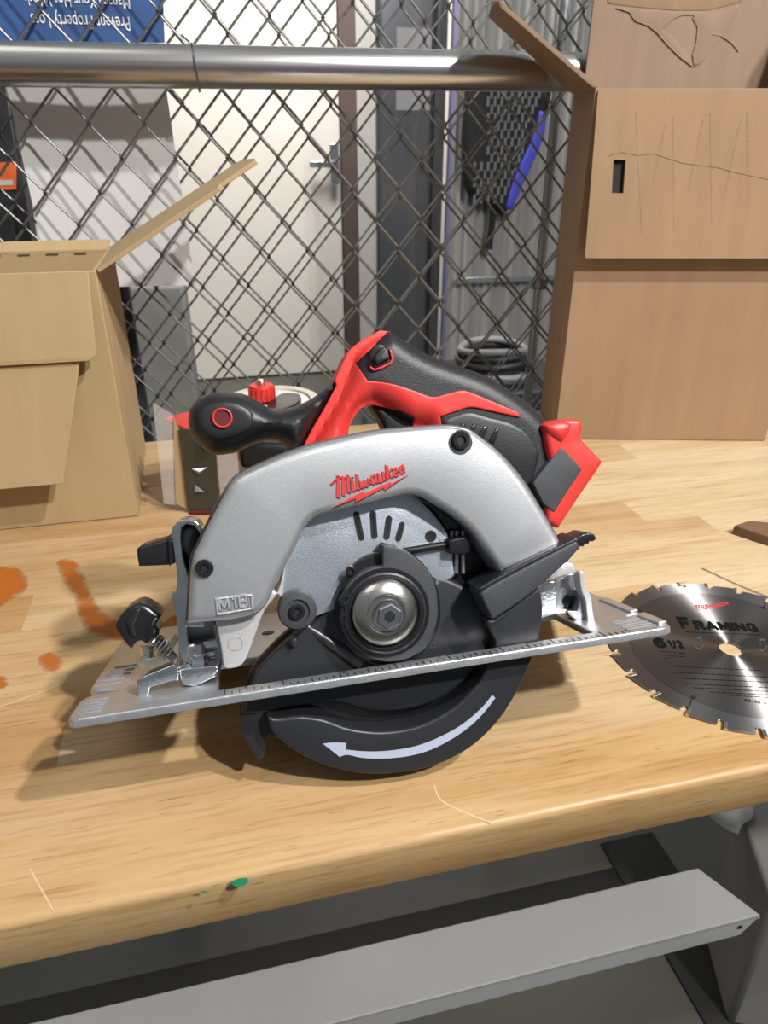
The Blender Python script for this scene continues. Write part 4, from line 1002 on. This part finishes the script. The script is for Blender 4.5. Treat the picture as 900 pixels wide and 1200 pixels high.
# ================================================================== THINGS BEHIND THE MESH
# white sheet
SY = .887
def sy(px, py, Y=SY): return ony(px, py, Y)
wsx0, wsx1 = [sy(-2, 60), sy(60, 340)], [sy(188, 60), sy(229, 335)]
nx, nz_ = 14, 12; V_ = []; F_ = []
for j in range(nz_+1):
    for i in range(nx+1):
        a, b_ = i/nx, j/nz_; top = wsx0[0]*(1-a)+wsx1[0]*a; bot = wsx0[1]*(1-a)+wsx1[1]*a
        p = top*(1-b_)+bot*b_; V_.append((p[0], SY+.003*math.sin(a*3.1)+.006*b_*math.sin(a*2.2+.4), p[2]))
n_ = len(V_); V_ += [(p[0], p[1]+.0012, p[2]) for p in V_]
for j in range(nz_):
    for i in range(nx):
        a = j*(nx+1)+i; F_ += [(a, a+1, a+nx+2, a+nx+1), (n_+a, n_+a+nx+1, n_+a+nx+2, n_+a+1)]
bd_ = [i for i in range(nx+1)]+[j*(nx+1)+nx for j in range(1, nz_+1)]+[nz_*(nx+1)+i for i in range(nx-1, -1, -1)]+[j*(nx+1) for j in range(nz_-1, 0, -1)]
for i in range(len(bd_)): a, b_ = bd_[i], bd_[(i+1) % len(bd_)]; F_.append((a, n_+a, n_+b_, b_))
tag(MB().add(V_, F_).build('paper_sheet', 'sheet', None, 60), 'large white paper sheet hanging behind the fence under the blue poster', 'paper')
# blue poster, hung upside down, with its lettering
PYs = .887
pc = [sy(-60, 49, PYs), sy(193, 50, PYs), sy(189, -60, PYs), sy(-60, -60, PYs)]
po = MB(); po.hexa([p+np.array([0, .001, 0]) for p in pc]+pc)
ps = tag(po.build('poster', 'poster', None, 0), 'blue safety poster with white upside-down lettering, top left behind the fence', 'poster')
def poster_text(body, px_r, py_base, px_l, py_h):
    a, b_ = sy(px_r, py_base, PYs-.0008), sy(px_l, py_base, PYs-.0008); wdt = abs(a[0]-b_[0]); hh = abs(sy(px_r, py_h, PYs)[2]-a[2])
    text_mesh(body, a, (-1, 0, 0), (0, 0, -1), wdt, hh, .0002).build('lettering', 'white_print', ps, 0)
poster_text('Prevent Property Loss', 151, 20, 36, 36.5)
poster_text('Manage Your Hot Work', 151, -4, 28, 11.5)
# dark panel with orange label at far left
DY = 1.25
dp = thing('dark_panel', 'dark grey panel with an orange label at the far left behind the fence', 'panel', tuple(ony(0, 290, DY)))
oo_ = np.array(dp.location)
def dq(pxs, Y): return [ony(x, y, Y)-oo_ for x, y in pxs]
q = dq([(-80, 330), (44, 330), (8, 92), (-80, 92)], DY); MB().hexa([p+np.array([0, .05, 0]) for p in q]+q).build('panel_body', 'dark_panel', dp, bevel=.004)
q = dq([(-30, 224), (19, 222), (19, 190), (-30, 191)], DY-.003); ol_ = MB().hexa([p+np.array([0, .0025, 0]) for p in q]+q).build('orange_label', 'orange', dp)
q = dq([(-30, 218), (15, 217), (15, 211), (-30, 211)], DY-.004); MB().hexa([p+np.array([0, .0008, 0]) for p in q]+q).build('label_stripe', M['light_trim'], ol_)
q = dq([(-30, 300), (22, 296), (14, 240), (-30, 242)], DY-.004); MB().hexa([p+np.array([0, .0035, 0]) for p in q]+q).build('lower_plate', M['panel_grey'], dp)
# dark stand edge below the sheet
bbx = [ony(x, 341, 1.0) for x in (124, 152)]; bbz = bbx[0][2]+.045
tag(MB().box(((bbx[0][0]+bbx[1][0])/2, 1.0, (FLOOR+bbz)/2), (bbx[1][0]-bbx[0][0], .02, bbz-FLOOR)).build('black_board', 'dark_panel'), 'narrow black board edge standing under the hanging white sheet, beside the left carton', 'board')
# grey drum / column low left behind the mesh
GY = 1.9
gx = ony(185, 400, GY)
gd = tag(MB().box((gx[0], GY+.1, (FLOOR+ony(185, 338, GY)[2])/2), (.16, .12, ony(185, 338, GY)[2]-FLOOR)).build('grey_box', M['tote'], bevel=.01), 'grey upright box seen through the mesh beside the left carton', 'box')

# black mesh bag with blue trim
NY = 2.645
nb = thing('mesh_bag', 'black perforated mesh bag with blue edging hanging behind the fence', 'bag', tuple(ony(588, 60, NY)))
on_ = np.array(nb.location)
BAG = [(548, 80), (650, 80), (640, 130), (622, 180), (604, 232), (588, 252), (566, 236), (545, 222), (541, 160)]
def nbp(px, py, Y=NY): p = ony(px, py, Y)-on_; return (p[0], p[2])
slab(smooth_loop([nbp(*p) for p in BAG], 4, 70), 0, .06, .03, drop=.025, s=.02, grid=.035, both=True, axes=((0, .03, 0), (1, 0, 0), (0, 0, 1), (0, -1, 0))).build('bag_body', 'net', nb)
dots = MB(); rng = random.Random(3)
for i in range(11):
    for j in range(16):
        x = 556+i*8+(j % 2)*4; y = 100+j*9.5
        if x > 642-(y-90)*.34 or x < 552 or (x < 570 and y < 190): continue
        if y > 236: continue
        p = ony(x, y, NY-.033)-on_; dots.tube([p+np.array([0, 0, .014]), p-np.array([0, 0, .014])], [.005, .005], 6)
stuff(dots.build('mesh_links', 'net_hole', nb, 40))
BLU = [(632, 130), (640, 132), (636, 160), (624, 190), (610, 220), (600, 244), (592, 244), (598, 220), (610, 190), (622, 165)]
slab(smooth_loop([nbp(*p, NY-.03) for p in BLU], 3, 70), 0, .02, .006, s=.02, axes=((0, -.022, 0), (1, 0, 0), (0, 0, 1), (0, -1, 0))).build('blue_edging', 'blue', nb)
tail = MB().tube([ony(x, y, NY)-on_ for x, y in ((578, 246), (577, 262), (574, 282), (572, 292))], [.011, .011, .013, .017], 8); tail.build('drawstring', 'net', nb)

# coiled hose on a low stand
HY = 1.5
hz = ony(575, 452, HY)[2]
stn = MB(); hx = ony(578, 452, HY)[0]; stn.box((hx+.04, HY+.10, (FLOOR+hz)/2), (.34, .30, hz-FLOOR)); tag(stn.build('grey_bin', M['dark_panel'], bevel=.01), 'dark bin behind the fence carrying the coiled hose', 'bin')
hs = thing('coiled_hose', 'grey coiled hose heaped on the dark bin behind the fence', 'hose', (hx+.02, HY+.05, hz+.001))
for k in range(6):
    mb = MB(); R_ = .085-.006*(k % 3); pth = [(R_*math.cos(t)*1.05+.008*math.sin(k*2.1), R_*math.sin(t)*.9, .010+k*.013+.004*math.sin(2*t+k)) for t in np.linspace(0, 2*math.pi, 36, endpoint=False)]
    mb.tube(pth, .0082, 8, closed=True); mb.build('coil', M['hose_light'] if k in (1, 5) else M['hose'], hs, 60)

# ================================================================== TAPE DISPENSER
rc = CP+ray(318, 468)*.735
td = thing('tape_dispenser', 'red hand-held packing tape dispenser lying on its side behind the saw', 'tape dispenser', (rc[0], rc[1], 0))
ot = np.array(td.location); ztop = rc[2]
rl_ = MB().lathe([(.026, .022), (.049, .022), (.0495, .024), (.0495, ztop-.002), (.049, ztop), (.0405, ztop), (.0405, ztop-.004), (.026, ztop-.004), (.026, .022)], (0, 0, 0), 56); rl_.build('tape_roll', 'cream', td)
MB().lathe([(.012, ztop-.004), (.040, ztop-.004), (.040, ztop-.0025), (.012, ztop-.0025), (.012, ztop-.004)], (0, 0, 0), 48).build('roll_core', 'white_plastic', td)
def tz(px, py, z): p = onz(px, py, z)-ot; return (p[0], p[1])
slab(smooth_loop([tz(*p, ztop) for p in ((312, 482), (318, 470), (332, 462), (350, 463), (353, 470), (342, 478), (326, 483))], 3), ztop-.0025, ztop+.002, .001, s=.003).build('hub_arm', 'black_smooth', td)
kx, ky = tz(307, 462, ztop+.006)
kb = MB(); kb.lathe([(.0125, .001), (.0128, .003), (.0128, .014), (.0118, .016), (0, .0165)], (kx, ky, ztop), 32)
for k in range(16): a = k*math.pi/8; kb.box((kx+.0128*math.cos(a), ky+.0128*math.sin(a), ztop+.0082), (.0018, .0022, .0115), (math.cos(a), math.sin(a), 0), (-math.sin(a), math.cos(a), 0))
kbo = kb.build('tension_knob', 'red', td)
MB().lathe([(.0042, ztop+.016), (.0042, ztop+.020), (.003, ztop+.0215), (0, ztop+.0215)], (kx, ky, 0), 12).build('knob_nut', 'steel', kbo)
zs = .082
slab([tz(*p, zs) for p in ((192, 490), (212, 484), (240, 478), (300, 474), (300, 500), (250, 512), (222, 504))], zs-.002, zs, .0005, s=.003).build('side_plate', 'red', td)
slab([tz(*p, .003) for p in ((222, 580), (300, 560), (320, 585), (262, 600.5), (222, 600.5))], .001, .003, .0005, s=.003).build('side_plate', 'red_dark', td)
# flap plate (dark), punched arrows
fa, fb = onz(221, 599, .003), onz(257, 598, .003)
def tup(px, py, base):   # pixel on the vertical plane through fa-fb
    e = (fb-fa)/np.linalg.norm(fb-fa); n = np.array([-e[1], e[0], 0]); d = ray(px, py); return CP+d*(((base-CP)@n)/(d@n))
q = [tup(x, y, fa)-ot for x, y in ((221, 598), (257, 597), (252, 505), (210, 502))]
nf = np.array([0, .002, 0]); fp_ = MB().hexa([p+nf for p in q]+q).build('wiper_plate', 'smoke_plate', td, bevel=.0006)
for (pts3) in (((225, 549), (243, 547), (234, 556)), ((228, 567), (240, 576), (228, 577))):
    P = [tup(x, y, fa)-ot-np.array([0, .0012, 0]) for x, y in pts3]; c3 = np.mean(P, 0)-np.array([0, .003, 0])
    MB().add([*P, c3], [(0, 1, 2), (0, 1, 3), (1, 2, 3), (2, 0, 3)]).build('punched_arrow', 'chrome', fp_, 0)
q = [tup(x, y, fa)-ot for x, y in ((256, 596), (268, 588), (252, 505), (249, 505))]
# clear tape film tongues
for nm, pp in (('tape_film', ((192, 590), (206, 592), (203, 486), (179, 472))), ('tape_film', ((259, 590), (282, 575), (278, 530), (254, 533)))):
    q = [tup(x, y, fa+np.array([0, .004, 0]))-ot for x, y in pp]; MB().hexa([p+np.array([0, .0006, 0]) for p in q]+q).build(nm, 'clear', td, 0)
q = [tup(x, y, fa+np.array([0, .003, 0]))-ot for x, y in ((206, 590), (221, 598), (210, 503), (203, 488))]; MB().hexa([p+np.array([0, .0008, 0]) for p in q]+q).build('guard_strip', M['card_left'], td, 0)
# handle
ha = CP+ray(296, 537)*.66; hz_ = ha[2]
hh_ = MB().box(ha-ot+np.array([.022, .035, 0]), (.05, .075, .026), (.95, -.3, 0), (.3, .95, 0)); hh_.build('grip_handle', 'black', td, bevel=.006, seg=3)
lo = MB(); lo.box((.02, .01, .012), (.05, .02, .022)); lo.build('frame_foot', M['red'], td, bevel=.003)

# ================================================================== SMALL THINGS AT THE RIGHT AND BELOW
a = [onz(x, y) for x, y in ((858, 626), (875, 620), (960, 628), (985, 660), (900, 640))]
cs_ = slab([p[:2] for p in a], .0006, .009, .001, s=.004).build('cardboard_scrap', 'dark_scrap'); tag(cs_, 'dark brown scrap at the right edge of the bench above the blade', 'scrap')
w1 = MB().tube([onz(823, 666, .0009), onz(860, 683, .0009), onz(930, 712, .0009)], .0004, 6); tag(w1.build('wire', M['steel_dark']), 'thin wire lying on the bench beyond the saw blade', 'wire')
# shadow bands under the bench, painted as thin black strips on the floor
fr = MB(); z_ = FLOOR
o_ = tag(slab([(-1.2, .655), (.632, .655), (.632, .776), (-1.2, .776)], z_+.0003, z_+.006, .001, s=.05).build('floor_shadow', 'shadow_paint'), 'painted shadow band running lengthwise on the concrete behind the bench stretcher', 'floor strip')
o_ = tag(slab([(.634, -.1), (.748, -.1), (.748, .83), (.634, .83)], z_+.0003, z_+.006, .001, s=.05).build('floor_shadow', 'shadow_paint'), 'painted shadow band running from front to back under the right stretcher end', 'floor strip')
# grey tote on the floor at right, with a white bag on it
ZT = -.60
e0, e1_ = onz(860, 930, ZT), onz(905, 1054, ZT)
ed_ = (e1_-e0)/np.linalg.norm(e1_-e0); nx_ = np.array([-ed_[1], ed_[0], 0])
if nx_[0] < 0: nx_ = -nx_
tl_ = np.linalg.norm(e1_-e0); cx_ = (e0+e1_)/2+nx_*.16
tt = thing('grey_tote', 'grey storage tote with a lid, on the floor under the right end of the bench', 'tote', (cx_[0], cx_[1], FLOOR+.0005))
bx = MB(); bx.box((0, 0, (ZT-FLOOR-.02)/2), (tl_-.02, .30, ZT-FLOOR-.022), ed_, nx_); bx.build('tote_body', 'tote', tt, bevel=.01)
bx = MB(); bx.box((0, 0, ZT-FLOOR-.011), (tl_, .32, .02), ed_, nx_); bx.build('tote_lid', 'tote', tt, bevel=.006)
wbp = [onz(x, y, ZT+.012)[:2] for x, y in ((834, 951), (852, 946), (880, 938), (884, 952), (873, 960), (867, 971), (856, 967), (845, 960))]
tag(slab(smooth_loop(wbp, 3, 60), ZT+.0002, ZT+.020, .010, s=.008, grid=.012).build('white_bag', 'white_plastic'), 'small white plastic bag lying on the lid of the grey tote under the bench', 'bag')
